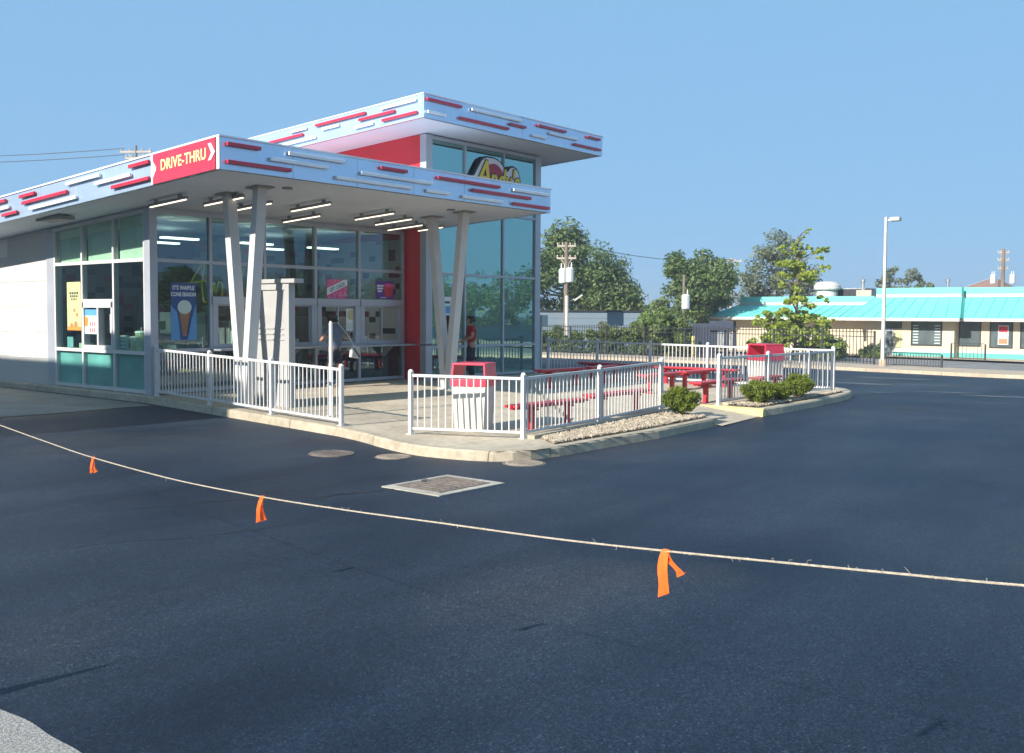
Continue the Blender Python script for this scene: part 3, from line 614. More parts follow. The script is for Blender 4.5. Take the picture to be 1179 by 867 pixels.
# ------------------------------------------------------------------ railings
def railing(name,label,posts,m,hp=1.05,zf=P,pitch=.112,group=None,top=.03,skip=(),cat='railing',low=.10):
    x,y=posts[0]; t=thing(name,label,cat,(x,y,zf(x,y)),group=group)
    for i,(x,y) in enumerate(posts):
        z=zf(x,y); b=MB().box(x-.032,x+.032,y-.032,y+.032,z-.02,z+hp-.02); b.lathe([(.045,0),(.045,.012),(.03,.035),(.01,.045)],(x,y,z+hp-.02),10); b.box(x-.055,x+.055,y-.055,y+.055,z-.01,z+.012)
        b.build('post',m,t)
    for i,((x0,y0),(x1,y1)) in enumerate(zip(posts[:-1],posts[1:])):
        if i in skip: continue
        z0,z1=zf(x0,y0),zf(x1,y1); L=math.hypot(x1-x0,y1-y0); ux,uy=(x1-x0)/L,(y1-y0)/L
        b=MB(); e=.034
        A0=lambda s,h:(x0+ux*s,y0+uy*s,z0+(z1-z0)*s/L+h)
        b.beam(A0(e,hp-.075),A0(L-e,hp-.075),.05,.045); b.build('top_rail',m,t)
        b=MB(); b.beam(A0(e,low),A0(L-e,low),.038,.038); b.build('bottom_rail',m,t)
        b=MB(); n=int(L/pitch)
        for k in range(1,n):
            s=L*k/n; p=A0(s,low+.018);q=A0(s,hp-.096); b.beam(p,q,.018,.018,(ux,uy,0))
        b.build('balusters',m,t)
    return t
railing('railing','white railing along the kerb from the glass corner past the left V column',[(11.35,19.04),(11.35,17.12),(11.35,15.15),(11.35,13.2)],M['rail'])
railing('railing','white railing turning a corner around the nearer trash can and front bench',[(11.6,11.76),(12.56,10.15),(14.9,10.27),(17.3,10.43)],M['rail'])
railing('railing','white railing beyond the patio gap, in front of the farther trash can',[(18.68,9.89),(20.5,9.66),(22.16,9.44),(23.35,9.32)],M['rail'])
railing('railing','long grey railing closing the far side of the patio behind the benches',[(23.36,9.34),(23.36,10.9),(23.36,12.7),(23.36,14.45),(23.36,16.2),(23.36,17.95)],M['rail'],hp=1.08)
# black picket fence
def picket(name,label,posts,h,pitch,point=True):
    x,y=posts[0]; t=thing(name,label,'fence',(x,y,A(x,y)))
    for i,(x,y) in enumerate(posts): MB().box(x-.04,x+.04,y-.04,y+.04,A(x,y)-.05,A(x,y)+h+.08).build('post',M['black'],t)
    for (x0,y0),(x1,y1) in zip(posts[:-1],posts[1:]):
        z0,z1=A(x0,y0)+.13,A(x1,y1)+.13; L=math.hypot(x1-x0,y1-y0); b=MB(); g=lambda s,q:(x0+(x1-x0)*s/L,y0+(y1-y0)*s/L,z0+(z1-z0)*s/L+q)
        for q in ((.12,h-.32,h-.10) if point else (.05,h-.03)): b.beam(g(.04,q),g(L-.04,q),.03,.035)
        b.build('rail',M['black'],t); b=MB(); n=int(L/pitch)
        for k in range(1,n):
            s=L*k/n
            if point: b.tube([g(s,.03),g(s,h-.02),g(s,h+.05)],[.019,.019,.003],4)
            else: b.beam(g(s,.05),g(s,h-.03),.02,.02,(0,1,0))
        b.build('pickets',M['black'],t)
    return t
picket('picket_fence','tall black picket fence with pointed tips running behind the patio to the light pole',[(45.4,16.24+2.44*k) for k in range(11)],1.58,.155)
picket('picket_fence','low black rail fence right of the light pole',[(45.4,15.72),(45.4,13.3)],.62,.12,False)
picket('picket_fence','short thin dark guard rail in front of the turquoise roofed building',[(58.0,16.5),(58.0,14.75)],.9,.18,False)
# ------------------------------------------------------------------ benches
def bench(label,x0,x1,y,legs,axis='x'):
    z=P((x0+x1)/2,y) if axis=='x' else P(y,(x0+x1)/2)
    cx,cy=((x0+x1)/2,y) if axis=='x' else (y,(x0+x1)/2)
    t=thing('bench',label,'bench',(cx,cy,z),group='red backless benches on the patio')
    w=.15
    if axis=='x': s=MB().box(x0,x1,y-w,y+w,z+.41,z+.455)
    else: s=MB().box(y-w,y+w,x0,x1,z+.41,z+.455)
    s.build('seat',M['bench'],t,bevel=.01)
    b=MB()
    if axis=='x': b.box(x0+.03,x1-.03,y-.05,y+.05,z+.375,z+.409)
    else: b.box(y-.05,y+.05,x0+.03,x1-.03,z+.375,z+.409)
    b.build('seat_beam',M['bench'],t)
    for l in legs:
        lx,ly=(l,y) if axis=='x' else (y,l); zl=P(lx,ly)
        b=MB().box(lx-.045,lx+.045,ly-.045,ly+.045,zl,z+.37); b.box(lx-.09,lx+.09,ly-.09,ly+.09,zl-.01,zl+.012)
        if axis=='x': b.box(lx-.04,lx+.04,ly-.14,ly+.14,z+.34,z+.374)
        else: b.box(lx-.14,lx+.14,ly-.04,ly+.04,z+.34,z+.374)
        b.build('leg',M['bench'],t,bevel=.004)
bench('sunlit red bench inside the front railing, beside the nearer trash can',12.93,15.02,10.72,[13.5,14.55])
bench('sunlit red bench inside the front railing, ending by the single kerb shrub',15.28,17.35,10.80,[15.7,16.93])
bench('sunlit red bench showing its near end and leg in the patio gap',18.52,20.5,10.36,[19.0,20.1])
bench('red bench mostly behind the far railing, in front of the farther trash can',20.72,22.0,10.08,[20.9,21.8])
bench('red bench in the middle of the patio, left one of the middle row',19.66,21.2,12.35,[19.95,20.98])
bench('red bench in the middle of the patio, right one of the middle row',21.3,22.75,12.3,[21.5,22.45])
bench('dark shaded red bench just right of the glass tower corner',19.05,20.9,14.95,[19.5,20.6])
bench('dark shaded red bench in the tower shadow, right one of the back row',20.98,22.4,14.85,[21.75,22.25])
bench('red bench along the far grey railing, at its end near the tower',14.2,16.5,22.95,[14.6,16.1],'y')
bench('red bench along the far grey railing, at its end near the farther trash can',11.6,14.1,22.95,[12.0,13.7],'y')
# ------------------------------------------------------------------ trash cans
def trash(label,x,y,rz):
    z=P(x,y); t=thing('trash_can',label,'trash can',(x,y,z),rz,group='white trash cans with red hoods')
    b=MB(); w0,w1=.255,.30; h=.80
    def ringp(w,z,n=6):
        pts=[]
        for s in range(4):
            for k in range(n*2):
                u=-1+2*k/(n*2); d=w*(1.0 if k%2==0 else .955)
                p=[(u*w,-d),(d,u*w),(-u*w,d),(-d,-u*w)][s]; pts.append((p[0],p[1],z))
        return pts
    rings=[ringp(w0,.0),ringp(w0,.03),ringp(w0+(w1-w0)*.5,h*.5),ringp(w1,h-.05),ringp(w1+.0,h)]
    n=len(rings[0]); vs=[p for r in rings for p in r]; fs=[(i*n+k,i*n+(k+1)%n,(i+1)*n+(k+1)%n,(i+1)*n+k) for i in range(4) for k in range(n)]+[tuple(range(n)),tuple(4*n+k for k in range(n))]
    b.add(vs,fs); o=b.build('bin',M['bin'],t,org=None) if False else None
    b.v=[(p[0]+t.location.x,p[1]+t.location.y,p[2]+t.location.z) for p in b.v]; b.build('bin',M['bin'],t)
    X,Y,Z=t.location
    hb=MB(); W=.315; W2=.292
    # collar
    for a,c,d,e in ((-W,W,-W,-W+.03),(-W,W,W-.03,W),(-W,-W+.03,-W+.03,W-.03),(W-.03,W,-W+.03,W-.03)): hb.box(X+a,X+c,Y+d,Y+e,Z+h-.03,Z+h+.09)
    # two closed sides (facing +-Y), open front and back, sloping in
    for s in (-1,1):
        hb.add([(X-W,Y+s*W,Z+h+.09),(X+W,Y+s*W,Z+h+.09),(X+W2,Y+s*W2,Z+h+.33),(X-W2,Y+s*W2,Z+h+.33),(X-W,Y+s*(W-.035),Z+h+.09),(X+W,Y+s*(W-.035),Z+h+.09),(X+W2,Y+s*(W2-.035),Z+h+.33),(X-W2,Y+s*(W2-.035),Z+h+.33)],[(0,1,2,3),(7,6,5,4),(0,4,5,1),(1,5,6,2),(2,6,7,3),(3,7,4,0)])
    hb.box(X-W2-.005,X+W2+.005,Y-W2-.005,Y+W2+.005,Z+h+.325,Z+h+.36)
    hb.box(X-W+.03,X+W-.03,Y-W+.03,Y+W-.03,Z+h+.0,Z+h+.02)
    hb.build('hood',M['hood'],t,bevel=.008)
trash('white fluted trash can with red hood, nearer one at the left railing corner',12.78,11.42,R(23))
trash('white fluted trash can with red hood, farther one behind the right railing',22.25,10.55,R(-20))
# ------------------------------------------------------------------ foliage
def leaves(clumps,n,size,rng,flatten=.75,droop=0):
    """clumps: list of (x,y,z,r). returns verts, faces of n leaf quads"""
    c=np.array(clumps); w=c[:,3]**2; idx=rng.choice(len(c),n,p=w/w.sum())
    d=rng.normal(size=(n,3)); d/=np.linalg.norm(d,axis=1)[:,None]; rad=rng.random(n)**.45
    pos=c[idx,:3]+d*(rad*c[idx,3])[:,None]*np.array([1,1,flatten])
    nrm=d*.6+rng.normal(size=(n,3))*.55+np.array([0,0,.55]); nrm/=np.linalg.norm(nrm,axis=1)[:,None]
    t=np.cross(nrm,rng.normal(size=(n,3))); t/=np.linalg.norm(t,axis=1)[:,None]; b=np.cross(nrm,t)
    s=size*(.6+.8*rng.random(n))[:,None]
    v=np.stack([pos-t*s,pos+b*s*.45,pos+t*s,pos-b*s*.45],1).reshape(-1,3)
    return v, np.arange(4*n).reshape(-1,4)
def leafobj(name,v,f,m,parent,org):
    me=bpy.data.meshes.new(name); o0=LOC[parent] if parent else Vector(org)
    v=v-np.array(o0); me.from_pydata(v.tolist(),[],f.tolist()); me.update(); me.materials.append(m)
    o=link(bpy.data.objects.new(name,me)); LOC[o]=o0
    if parent:o.parent=parent
    else:o.location=org
    return o
def tree(label,x,y,h,rx,ry,z0,m,seed,nclump=60,nleaf=7000,leaf=.28,trunk=.22,cat='tree',group=None,lobes=None,name='leafy_tree',bot=.3,tr=True,base=None):
    rng=np.random.default_rng(seed); zb=A(x,y) if base is None else base
    t=thing(name,label,cat,(x,y,zb),group=group)
    # crown clumps: random points in a few big lobes, clumps near the surface
    lobes=lobes or [(0,0,.62,1.0),(.35,.2,.5,.6),(-.4,-.15,.52,.6),(.1,-.4,.75,.5),(-.15,.35,.8,.45)]
    cl=[]
    for k in range(nclump):
        l=lobes[rng.integers(len(lobes))]; d=rng.normal(size=3); d/=np.linalg.norm(d); q=rng.random()**.35*l[3]
        px=x+(l[0]+d[0]*q*.62)*rx; py=y+(l[1]+d[1]*q*.62)*ry; pz=zb+h*l[2]+d[2]*q*h*(1-bot)*.46
        pz=max(pz,zb+h*bot*.8); pz=min(pz,zb+h)
        cl.append((px,py,pz,(rx+ry)/2*rng.uniform(.13,.30)))
    v,f=leaves(cl,nleaf,leaf,rng); leafobj('crown',v,f,m,t,None)
    if tr:
        b=MB(); top=zb+h*.55; b.tube([(x,y,zb-.1),(x+.02*h,y,zb+h*.25),(x-.01*h,y+.01*h,top)],[trunk,trunk*.8,trunk*.45],8)
        for k in range(min(26,nclump)):
            c=cl[k]; s=rng.uniform(.35,1); p=(x,y,zb+h*(.2+.35*s)); mid=((p[0]+c[0])/2,(p[1]+c[1])/2,(p[2]+c[2])/2-.03*h); b.tube([p,mid,c[:3]],[trunk*.35,trunk*.22,trunk*.06],5)
        b.build('trunk',M['bark'],t)
    return t
def shrub(label,x,y,z,rx,h,m,seed,n=5200,leaf=.034,name='shrub',group=None,ry=None,boxy=.5):
    rng=np.random.default_rng(seed); t=thing(name,label,'shrub',(x,y,z),group=group); ry=ry or rx
    cl=[]
    for k in range(150):
        d=rng.normal(size=3); d/=np.linalg.norm(d); q=.40+.50*rng.random()
        e=1-boxy*.3*abs(d[2]); sx=np.sign(d[0])*abs(d[0])**(1-boxy*.4); sy=np.sign(d[1])*abs(d[1])**(1-boxy*.4)
        taper=.72+.28*min(1,max(0,(d[2]+1)/1.2))
        cl.append((x+sx*rx*q*taper,y+sy*ry*q*taper,z+h*.52+d[2]*h*.42*q,rx*rng.uniform(.18,.26)))
    v,f=leaves(cl,n,leaf,rng,.9); v[:,2]=np.maximum(v[:,2],z+.02); leafobj('foliage',v,f,m,t,None)
    b=MB(); 
    for k in range(16):
        c=cl[k]; b.tube([(x+rng.normal()*.03,y+rng.normal()*.03,z-.02),((x+c[0])/2,(y+c[1])/2,(z+c[2])/2),c[:3]],[.014,.010,.004],5)
    b.build('stem',M['bark'],t)
    return t
sx,sy=16.72,9.62; shrub('clipped green boxwood standing alone in the pebble bed at the patio gap',sx,sy,P(sx,sy)+.02,.38,.60,M['lf_box'],11,22000,.019)
for k,(x,y,r,h,lab) in enumerate([(19.35,9.30,.40,.52,'clipped boxwood at the yellow kerb, biggest of the three in the bed'),(20.2,9.22,.28,.43,'small low boxwood, middle of the three in the bed'),(21.0,9.14,.35,.60,'taller boxwood at the right end of the three in the bed')]):
    shrub(lab,x,y,P(x,y)+.02,r,h,M['lf_box'],20+k,17000,.019,group='boxwoods along the far railing')
# ------------------------------------------------------------------ rope with flags
RP=[(4.35,15.5,1.25),(4.02,12.4,1.02),(3.75,9.9,.878),(3.62,8.45,.815),(3.53,7.44,.77),(3.45,6.6,.742),(3.34,5.43,.735),(3.25,4.42,.762),(3.18,3.65,.80),(3.12,3.01,.84),(3.05,2.3,.885),(3.0,1.78,.928),(2.96,1.34,.968),(2.93,.95,1.003),(2.9,.62,1.035),(2.84,-.1,1.12),(2.75,-1.2,1.26)]
t=thing('rope','pale hemp rope stretched low across the lot with three orange flags','rope',(3.25,4.4,.76))
def cr(pts,n):
    out=[]
    for i in range(len(pts)-1):
        p0=np.array(pts[max(i-1,0)]);p1=np.array(pts[i]);p2=np.array(pts[i+1]);p3=np.array(pts[min(i+2,len(pts)-1)])
        for k in range(n):
            u=k/n; out.append(tuple(.5*((2*p1)+(-p0+p2)*u+(2*p0-5*p1+4*p2-p3)*u*u+(-p0+3*p1-3*p2+p3)*u**3)))
    out.append(pts[-1]); return out
path=cr(RP,14); rr=random.Random(8)
b=MB()
for s in range(3):   # three twisted strands
    pts=[]; L=0
    for i,p in enumerate(cr(RP,90)):
        a=i*.9+s*2.094; pts.append((p[0]+.0019*math.cos(a),p[1],p[2]+.0019*math.sin(a)))
    b.tube(pts,.0021,5)
b.build('strands',M['rope'],t)
b=MB()
for i in range(150):
    p=path[rr.randrange(len(path))]; l=rr.uniform(.006,.022); dz=rr.uniform(-1,1); dy=rr.uniform(-1,1); q=(p[0]+rr.uniform(-.01,.01),p[1]+dy*l,p[2]+dz*l); m_=((p[0]+q[0])/2,(p[1]+q[1])/2+.004,(p[2]+q[2])/2+.006)
    b.tube([p,m_,q],.0006,3,False)
b.build('frayed_fibres',M['rope'],t)
def flag(label,y,tails,seed):
    p=min(path,key=lambda q:abs(q[1]-y)); rr=random.Random(seed); X,Y,Z=p
    t=thing('flag_ribbon',label,'flag ribbon',(X,Y,Z),group='orange flags tied to the rope')
    b=MB(); b.tube([(X,Y-.016,Z),(X,Y-.006,Z-.003),(X,Y+.006,Z-.003),(X,Y+.016,Z)],[.006,.010,.010,.006],10); b.build('knot',M['flag'],t)
    for dy,L,w,cx in tails:
        n=10; vs=[]
        for k in range(n+1):
            u=k/n; yy=Y+dy*u; zz=Z-L*u; ww=w*(.45+.8*min(1,u*1.9)-.25*u*u); fold=.004*math.sin(u*5+seed); 
            for s in (-1,0,1): vs.append((X-.012+cx*u+fold+(.014 if s==0 else 0)*(.4+u),yy+s*ww/2+.006*math.sin(u*5+s),zz-(.012*s if k==n else 0)))
        f=[]
        for k in range(n):
            for s in range(2): f.append((k*3+s,k*3+s+1,(k+1)*3+s+1,(k+1)*3+s))
        o=MB().add(vs,f).build('ribbon_tail',M['flag'],t,fix=False); md=o.modifiers.new('thick','SOLIDIFY'); md.thickness=.0012
flag('orange ribbon flag farthest along the rope, with tails held together',6.62,[(.02,.10,.03,0),(-.012,.095,.028,.012)],1)
flag('orange ribbon flag hanging in two long loops on the middle of the rope',4.42,[(.035,.135,.034,0),(.004,.125,.030,.015)],2)
flag('orange ribbon flag nearest the viewer, one long tail and one short flick',1.79,[(.008,.155,.042,0),(-.055,.075,.030,.012)],3)
for x_,y_,h_,lb in ((4.36,15.53,1.35,'wooden stake holding the far end of the rope, left of the view'),(2.75,-1.23,1.4,'wooden stake holding the near end of the rope behind the viewer')):
    t=thing('rope_stake',lb,'stake',(x_,y_,A(x_,y_))); MB().box(x_-.02,x_+.02,y_-.02,y_+.02,A(x_,y_)-.02,h_).build('shaft',M['wood'],t); MB().box(x_-.15,x_+.15,y_-.15,y_+.15,A(x_,y_),A(x_,y_)+.05).build('foot',M['black'],t)
# traffic delineator just left of the frame: only its shadow shows
t=thing('traffic_cone','slim orange traffic cone at the lot edge left of the rope','traffic cone',(1.52,5.90,A(1.52,5.9)))
z=A(1.52,5.9)
MB().lathe([(.07,.03),(.055,.4),(.022,.80),(.015,.83)],(1.52,5.90,z),20).build('cone',M['flag'],t,smooth=False); MB().lathe([(.052,.42),(.040,.58)],(1.52,5.90,z),20).warp(lambda x,y,q:(1.52+(x-1.52)*1.06,5.9+(y-5.9)*1.06,q)).build('reflective_band',M['lg_white'],t); MB().box(1.32,1.72,5.70,6.10,z,z+.03).build('base',M['black'],t)
# ------------------------------------------------------------------ parking lot light pole
x,y=44.1,15.4; z=A(x,y)
t=thing('light_pole','tall pale light pole with one box lamp at the lot edge','light pole',(x,y,z))
MB().box(x-.07,x+.07,y-.07,y+.07,z+.4,6.05).warp(lambda a,c,q:(x+(a-x)*(1-.35*(q-z)/6.6),y+(c-y)*(1-.35*(q-z)/6.6),q)).build('pole',M['palewood'] if 0 else M['trim'],t)
MB().lathe([(.16,-.05),(.16,.40),(.14,.43)],(x,y,z),20).build('concrete_base',M['walk'],t)
MB().box(x-.04,x+.04,y-.22,y-.08,5.88,5.95).build('arm',M['trim'],t); 
lh=MB().box(x-.16,x+.16,y-.62,y-.20,5.86,6.02).build('lamp_head',M['trim'],t,bevel=.02); MB().box(x-.12,x+.12,y-.58,y-.24,5.845,5.862).build('lens',M['winglass'],lh)
# ------------------------------------------------------------------ turquoise roofed building
def YX(px,X): return float(np.interp(px,[834,1000,1090,1110,1179,1300],[31.4,21.83,17.31,16.37,13.3,8.2]))*X/60
T=thing('turquoise_building','long tan building with turquoise metal mansard roof across the street','building',(63,20,A(62,20)))
zb=A(62,20)-.05; EZ=1.56
def fq(b,X0,X1,ya,yb,za,zt): b.box(X0,X1,ya,yb,za,zt)
secs=[(62.0,YX(834,62),YX(998,62),3.0),(60.6,YX(998,60.6),YX(1098,60.6),3.45),(61.4,YX(1098,61.4),-6,3.45)]
zcy=zb+.55
for i,(X,ya,yb,zt) in enumerate(secs):
    w=MB().box(X,X+6,min(ya,yb),max(ya,yb),zb-.3,EZ+.02)
    wall=w.build('wall',M['tan'],T)
    b=MB().box(X-.02,X+.1,min(ya,yb)-.01,max(ya,yb)+.01,zb-.2,zcy-.14); 
    if i>0 : b.build('turquoise_band',M['cyanband'],wall); MB().box(X-.03,X+.1,min(ya,yb)-.01,max(ya,yb)+.01,zcy-.14,zcy+.02).build('white_band',M['trim'],wall)
    # mansard
    lo,hi=min(ya,yb),max(ya,yb); o=1.0
    e0,e1=X-o,X+1.25; zr=zt-.55
    hiE=hi+(.85 if i==0 else .0 if i==1 else 0); hiT=hi-.55 if i==0 else hi-.0
    loE=lo-(.55 if i==1 else 0); loT=lo+(.0)
    if i==1: hiE=hi+.9; hiT=hi-.1
    b=MB().add([(e0,hiE,EZ+.07),(e0,loE,EZ+.07),(e1,loT,zr),(e1,hiT,zr),(e1+3,hiE,EZ+.07),(e1+3,hiT,zr),(e1+3,loE,EZ+.07),(e1+3,loT,zr)],[(0,1,2,3),(0,3,5,4),(1,6,7,2),(3,2,7,5),(0,4,6,1)])
    rf=b.build('roof',M['cyan'],T)
    b=MB(); n=int((hi-lo)/.62)
    for k in range(n+1):
        s=k/n; y0=hiE+(loE-hiE)*s; y1=hiT+(loT-hiT)*s; b.beam((e0,y0,EZ+.10),(e1,y1,zr+.02),.035,.05)
    b.build('standing_seam',M['cyan'],rf)
    MB().box(e0-.06,e0+.03,loE,hiE,EZ-.10,EZ+.075).build('gutter',M['trim'],rf)
    MB().box(X-o+.03,X+.2,loE+.02,hiE-.02,EZ-.04,EZ+.0).build('soffit',M['trim'],rf)
    MB().box(e1-.08,e1+.4,loT,hiT,zr-.02,zr+.17).build('white_ridge_band',M['trim'],rf)
    MB().box(e1-.03,e1+.4,loT,hiT,zr+.17,zt).build('parapet',M['cyan'],rf)
def farwin(p0,p1,X,z0,z1,parts=2,kind='window'):
    y0,y1=YX(p1,X),YX(p0,X); b=MB()
    for a,c,d,e in ((y0-.07,y0,z0-.07,z1+.07),(y1,y1+.07,z0-.07,z1+.07),(y0,y1,z0-.07,z0),(y0,y1,z1,z1+.07)): b.box(X-.03,X+.1,a,c,d,e)
    f=b.build(kind,M['black'],T); MB().box(X-.005,X+.03,y0,y1,z0,z1).build('pane',M['winglass'],f); return f,y0,y1
farwin(1051,1083,60.6,.08,1.42); 
f,y0,y1=farwin(1105,1128,61.4,.08,1.42); farwin(1141,1165,61.4,.02,1.42); farwin(1176,1200,61.4,.02,1.42)
b=MB(); y0,y1=YX(1083,60.6),YX(1051,60.6)
for k in range(7): b.box(60.585,60.592,y0+.05,y0+.35,.15+k*.17,.20+k*.17); b.box(60.585,60.592,y1-.35,y1-.05,.15+k*.17,.20+k*.17)
tag(b.build('window_lettering_strip',M['p_cream'],None,org=(60.588,(y0+y1)/2,.1)),'pale sticker strips along both sides of the widest shop window across the street','sticker')
y0,y1=YX(1039,60.6),YX(1019,60.6)
MB().box(60.56,60.66,y0,y1,1.0,1.44).build('transom_window',M['winglass'],T)
d=MB().box(60.56,60.66,y0+.45,y1,zb,.98).build('door',M['steel'],T); MB().box(60.545,60.56,y0+.55,y1-.12,-.55,.85).build('pane',M['winglass'],d); MB().box(60.5,60.56,y0+.5,y0+.53,-.1,.25).build('handle',M['black'],d)
tag(MB().box(60.53,60.56,y0+.05,y0+.38,-.1,.85).build('yellow_sign',M['p_yellow'],None,org=(60.55,y0+.2,.4)),'yellow notice panel beside the grey shop door across the street','sign')
b=MB(); 
t=thing('window_poster','red and white food poster in the shop window across the street','poster',(61.34,YX(1155,61.4),.2))
y0,y1=YX(1161,61.3),YX(1149,61.3); MB().box(61.34,61.36,y0,y1,.15,1.25).build('sheet',M['p_cream'],t); MB().box(61.33,61.34,y0+.04,y1-.04,.85,1.2).build('top_picture',M['p_red'],t); MB().box(61.33,61.34,y0+.04,y1-.04,.2,.5).build('bottom_picture',M['p_brown'],t)
# things on its roof
t=thing('roof_vent','big round white roof fan behind the turquoise parapet','roof vent',(66.5,27.1,2.4)); MB().lathe([(.72,0),(.72,.1),(.70,1.0)],(66.5,27.1,2.5),24).build('drum',M['trim'],t); MB().lathe([(.86,1.0),(.90,1.08),(.88,1.3),(.70,1.5),(.3,1.58)],(66.5,27.1,2.5),24).build('hood',M['trim'],t)
t=thing('roof_unit','dark rooftop unit beside the white fan','roof unit',(67.5,25.5,2.4)); MB().box(67,69,24.7,26.6,2.4,3.55).build('case',M['black'],t,bevel=.04); MB().box(66.95,69.05,24.65,26.65,3.55,3.62).build('lid',M['steel'],t)
t=thing('chimney','low pale pink brick chimney block on the turquoise roof','chimney',(66,24.2,2.4)); MB().box(65.6,66.6,23.75,24.75,2.4,3.45).build('stack',M['pinkbrick'],t); MB().lathe([(.11,0),(.11,.5),(.16,.52),(.16,.7),(.04,.8)],(66.1,24.5,3.45),12).build('flue',M['steel'],t)
t=thing('vent_pipe','small capped vent pipe above the turquoise roof on the right','vent pipe',(65.5,18.95,3.3)); MB().lathe([(.09,0),(.09,.65),(.14,.68),(.14,.85),(.04,.92)],(65.5,18.95,3.2),12).build('pipe',M['steel'],t)
t=thing('house','distant house with red brown hipped roof behind the turquoise building','house',(92,22,1))
MB().box(90,98,22.4,24.3,-.8,4.1).build('wall',M['tan'],t)
MB().add([(89.5,24.8,4.0),(98.5,24.8,4.0),(98.5,22,4.0),(89.5,22,4.0),(94,23.6,5.0),(94,23.0,5.0)],[(0,1,4),(1,2,5,4),(2,3,5),(3,0,4,5),(0,3,2,1)]).build('roof',M['roofred'],t); MB().beam((89.4,24.88,4.0),(94,23.65,5.02),.1,.16).build('gable_board',M['trim'],t)
# blue grey warehouse
t=thing('warehouse','low blue grey warehouse wall behind the hedge, in front of the big tree','warehouse',(53.5,38.6,A(53.5,38.6)))
p=(50.6,42.9);q=(56.4,34.4); zt=1.95
b=MB().beam((p[0],p[1],.45),(q[0],q[1],.45),.5,3.0); b.build('wall',M['warehouse'],t)
MB().beam((p[0],p[1],zt+.02),(q[0],q[1],zt+.02),.7,.10).build('roof_edge',M['black'],t)
b=MB()
for k in range(1,5): b.beam((p[0]-.215,p[1]-.146,1.95-k*.45),(q[0]-.215,q[1]-.146,1.95-k*.45),.02,.02)
b.build('siding_joint',M['warehouse'],t)
# dark menu kiosk and yellow bollard by the far lot
t=thing('menu_kiosk','dark navy order kiosk panels behind the black picket fence','kiosk',(47.5,25.5,A(47.5,25.5)))
navy=mat('navy_kiosk_panel',(.02,.03,.055),.5); zk=A(47.5,25.5)
MB().box(47.4,47.6,25.35,26.7,zk,1.30).build('back_panel',navy,t); MB().box(47.2,47.5,24.2,25.6,.95,1.45).build('header',navy,t)
b=MB()
for y in (24.25,24.75,25.3): b.box(47.38,47.5,y-.07,y+.07,zk,.95)
b.build('post',navy,t); MB().box(47.40,47.44,24.32,24.68,.1,.85).build('menu_board',M['steel'],t); MB().box(47.40,47.44,24.82,25.23,.1,.85).build('menu_board',M['steel'],t)
t=thing('yellow_bollard','yellow guard post standing beside the dark kiosk','bollard',(46.8,26.3,A(46.8,26.3))); z=A(46.8,26.3)
MB().lathe([(.09,0),(.09,1.15),(.05,1.22)],(46.8,26.3,z),12).build('post',M['yellow'],t); MB().lathe([(.16,0),(.16,.06),(.10,.08)],(46.8,26.3,z),12).build('footing',M['walk'],t)
t=thing('junction_box','small white meter box on a post right behind the glass tower','meter box',(25.2,19.8,A(25.2,19.8)))
MB().box(25.10,25.42,19.55,19.86,1.36,1.72).build('box',M['trim'],t,bevel=.01); MB().box(25.24,25.30,19.68,19.74,A(25,19.7),1.36).build('post',M['steel'],t)
# ------------------------------------------------------------------ utility poles and wires
def upole(label,x,y,top,r,arms,m,tf=(),base=None,name='utility_pole',ang=-55):
    z=A(x,y) if base is None else base; t=thing(name,label,'utility pole',(x,y,z)); MB().tube([(x,y,z-.2),(x,y,z+(top-z)*.5),(x,y,top)],[r,r*.85,r*.65],10).build('shaft',m,t)
    ux,uy=math.cos(R(ang)),math.sin(R(ang))
    for h,l in arms:
        b=MB().beam((x-ux*l/2,y-uy*l/2,h),(x+ux*l/2,y+uy*l/2,h),.10,.11)
        b.beam((x-ux*l*.3,y-uy*l*.3,h),(x,y,h-.55),.03,.04); b.beam((x+ux*l*.3,y+uy*l*.3,h),(x,y,h-.55),.03,.04)
        for s in (-.46,-.2,.2,.46): b.lathe([(.035,.05),(.05,.12),(.03,.2)],(x+ux*l*s,y+uy*l*s,h),8)
        b.build('crossarm',M['palewood'],t)
    for dx,h,s in tf:
        c=(x+ux*dx-.0,y+uy*dx,h)
        tr=MB().lathe([(.2*s,-.45*s),(.26*s,-.4*s),(.26*s,.4*s),(.18*s,.48*s)],c,14).build('transformer',M['grey'],t); b=MB()
        for k in (-1,1): b.lathe([(.04*s,.45*s),(.05*s,.6*s),(.02*s,.8*s)],(c[0]+k*.1*s*ux,c[1]+k*.1*s*uy,c[2]),8)
        b.build('bushing',M['grey'],tr)
    return t
p1=upole('wooden utility pole with two crossarms and white transformers in front of the big tree',49.8,36.9,6.2,.17,[(5.95,1.15),(5.2,1.2)],M['wood'],[(-.20,4.1,1.0),(.22,4.15,1.0)])
MB().tube([(49.62,36.7,-.9),(49.62,36.7,2.9)],.10,10).build('riser_conduit',M['trim'],p1); b=MB().tube([(49.8,36.9,2.4),(50.1,36.5,2.7)],.03,6); b.beam((50.1,36.5,2.6),(50.4,36.1,2.95),.16,.10); b.build('street_lamp_head',M['trim'],p1)
upole('pale wooden pole behind the left end of the turquoise roof',75.5,39.0,6.45,.2,[(6.2,1.7)],M['palewood'],[(.45,4.9,.6)])
upole('dark pole with one hanging transformer among the bushes',52.0,29.9,4.1,.11,[],M['wood'],[(.12,2.5,.95)])
upole('distant utility pole with side transformers above the turquoise roof at the right',87.5,21.1,7.2,.2,[(6.9,.9),(6.3,.9),(5.6,.8)],M['wood'],[(-.75,4.75,.85),(.75,4.75,.85)])
upole('dark utility pole tip rising behind the drive-thru sign',29.9,52.0,11.0,.10,[(10.65,1.8),(10.3,1.2)],M['wood'])
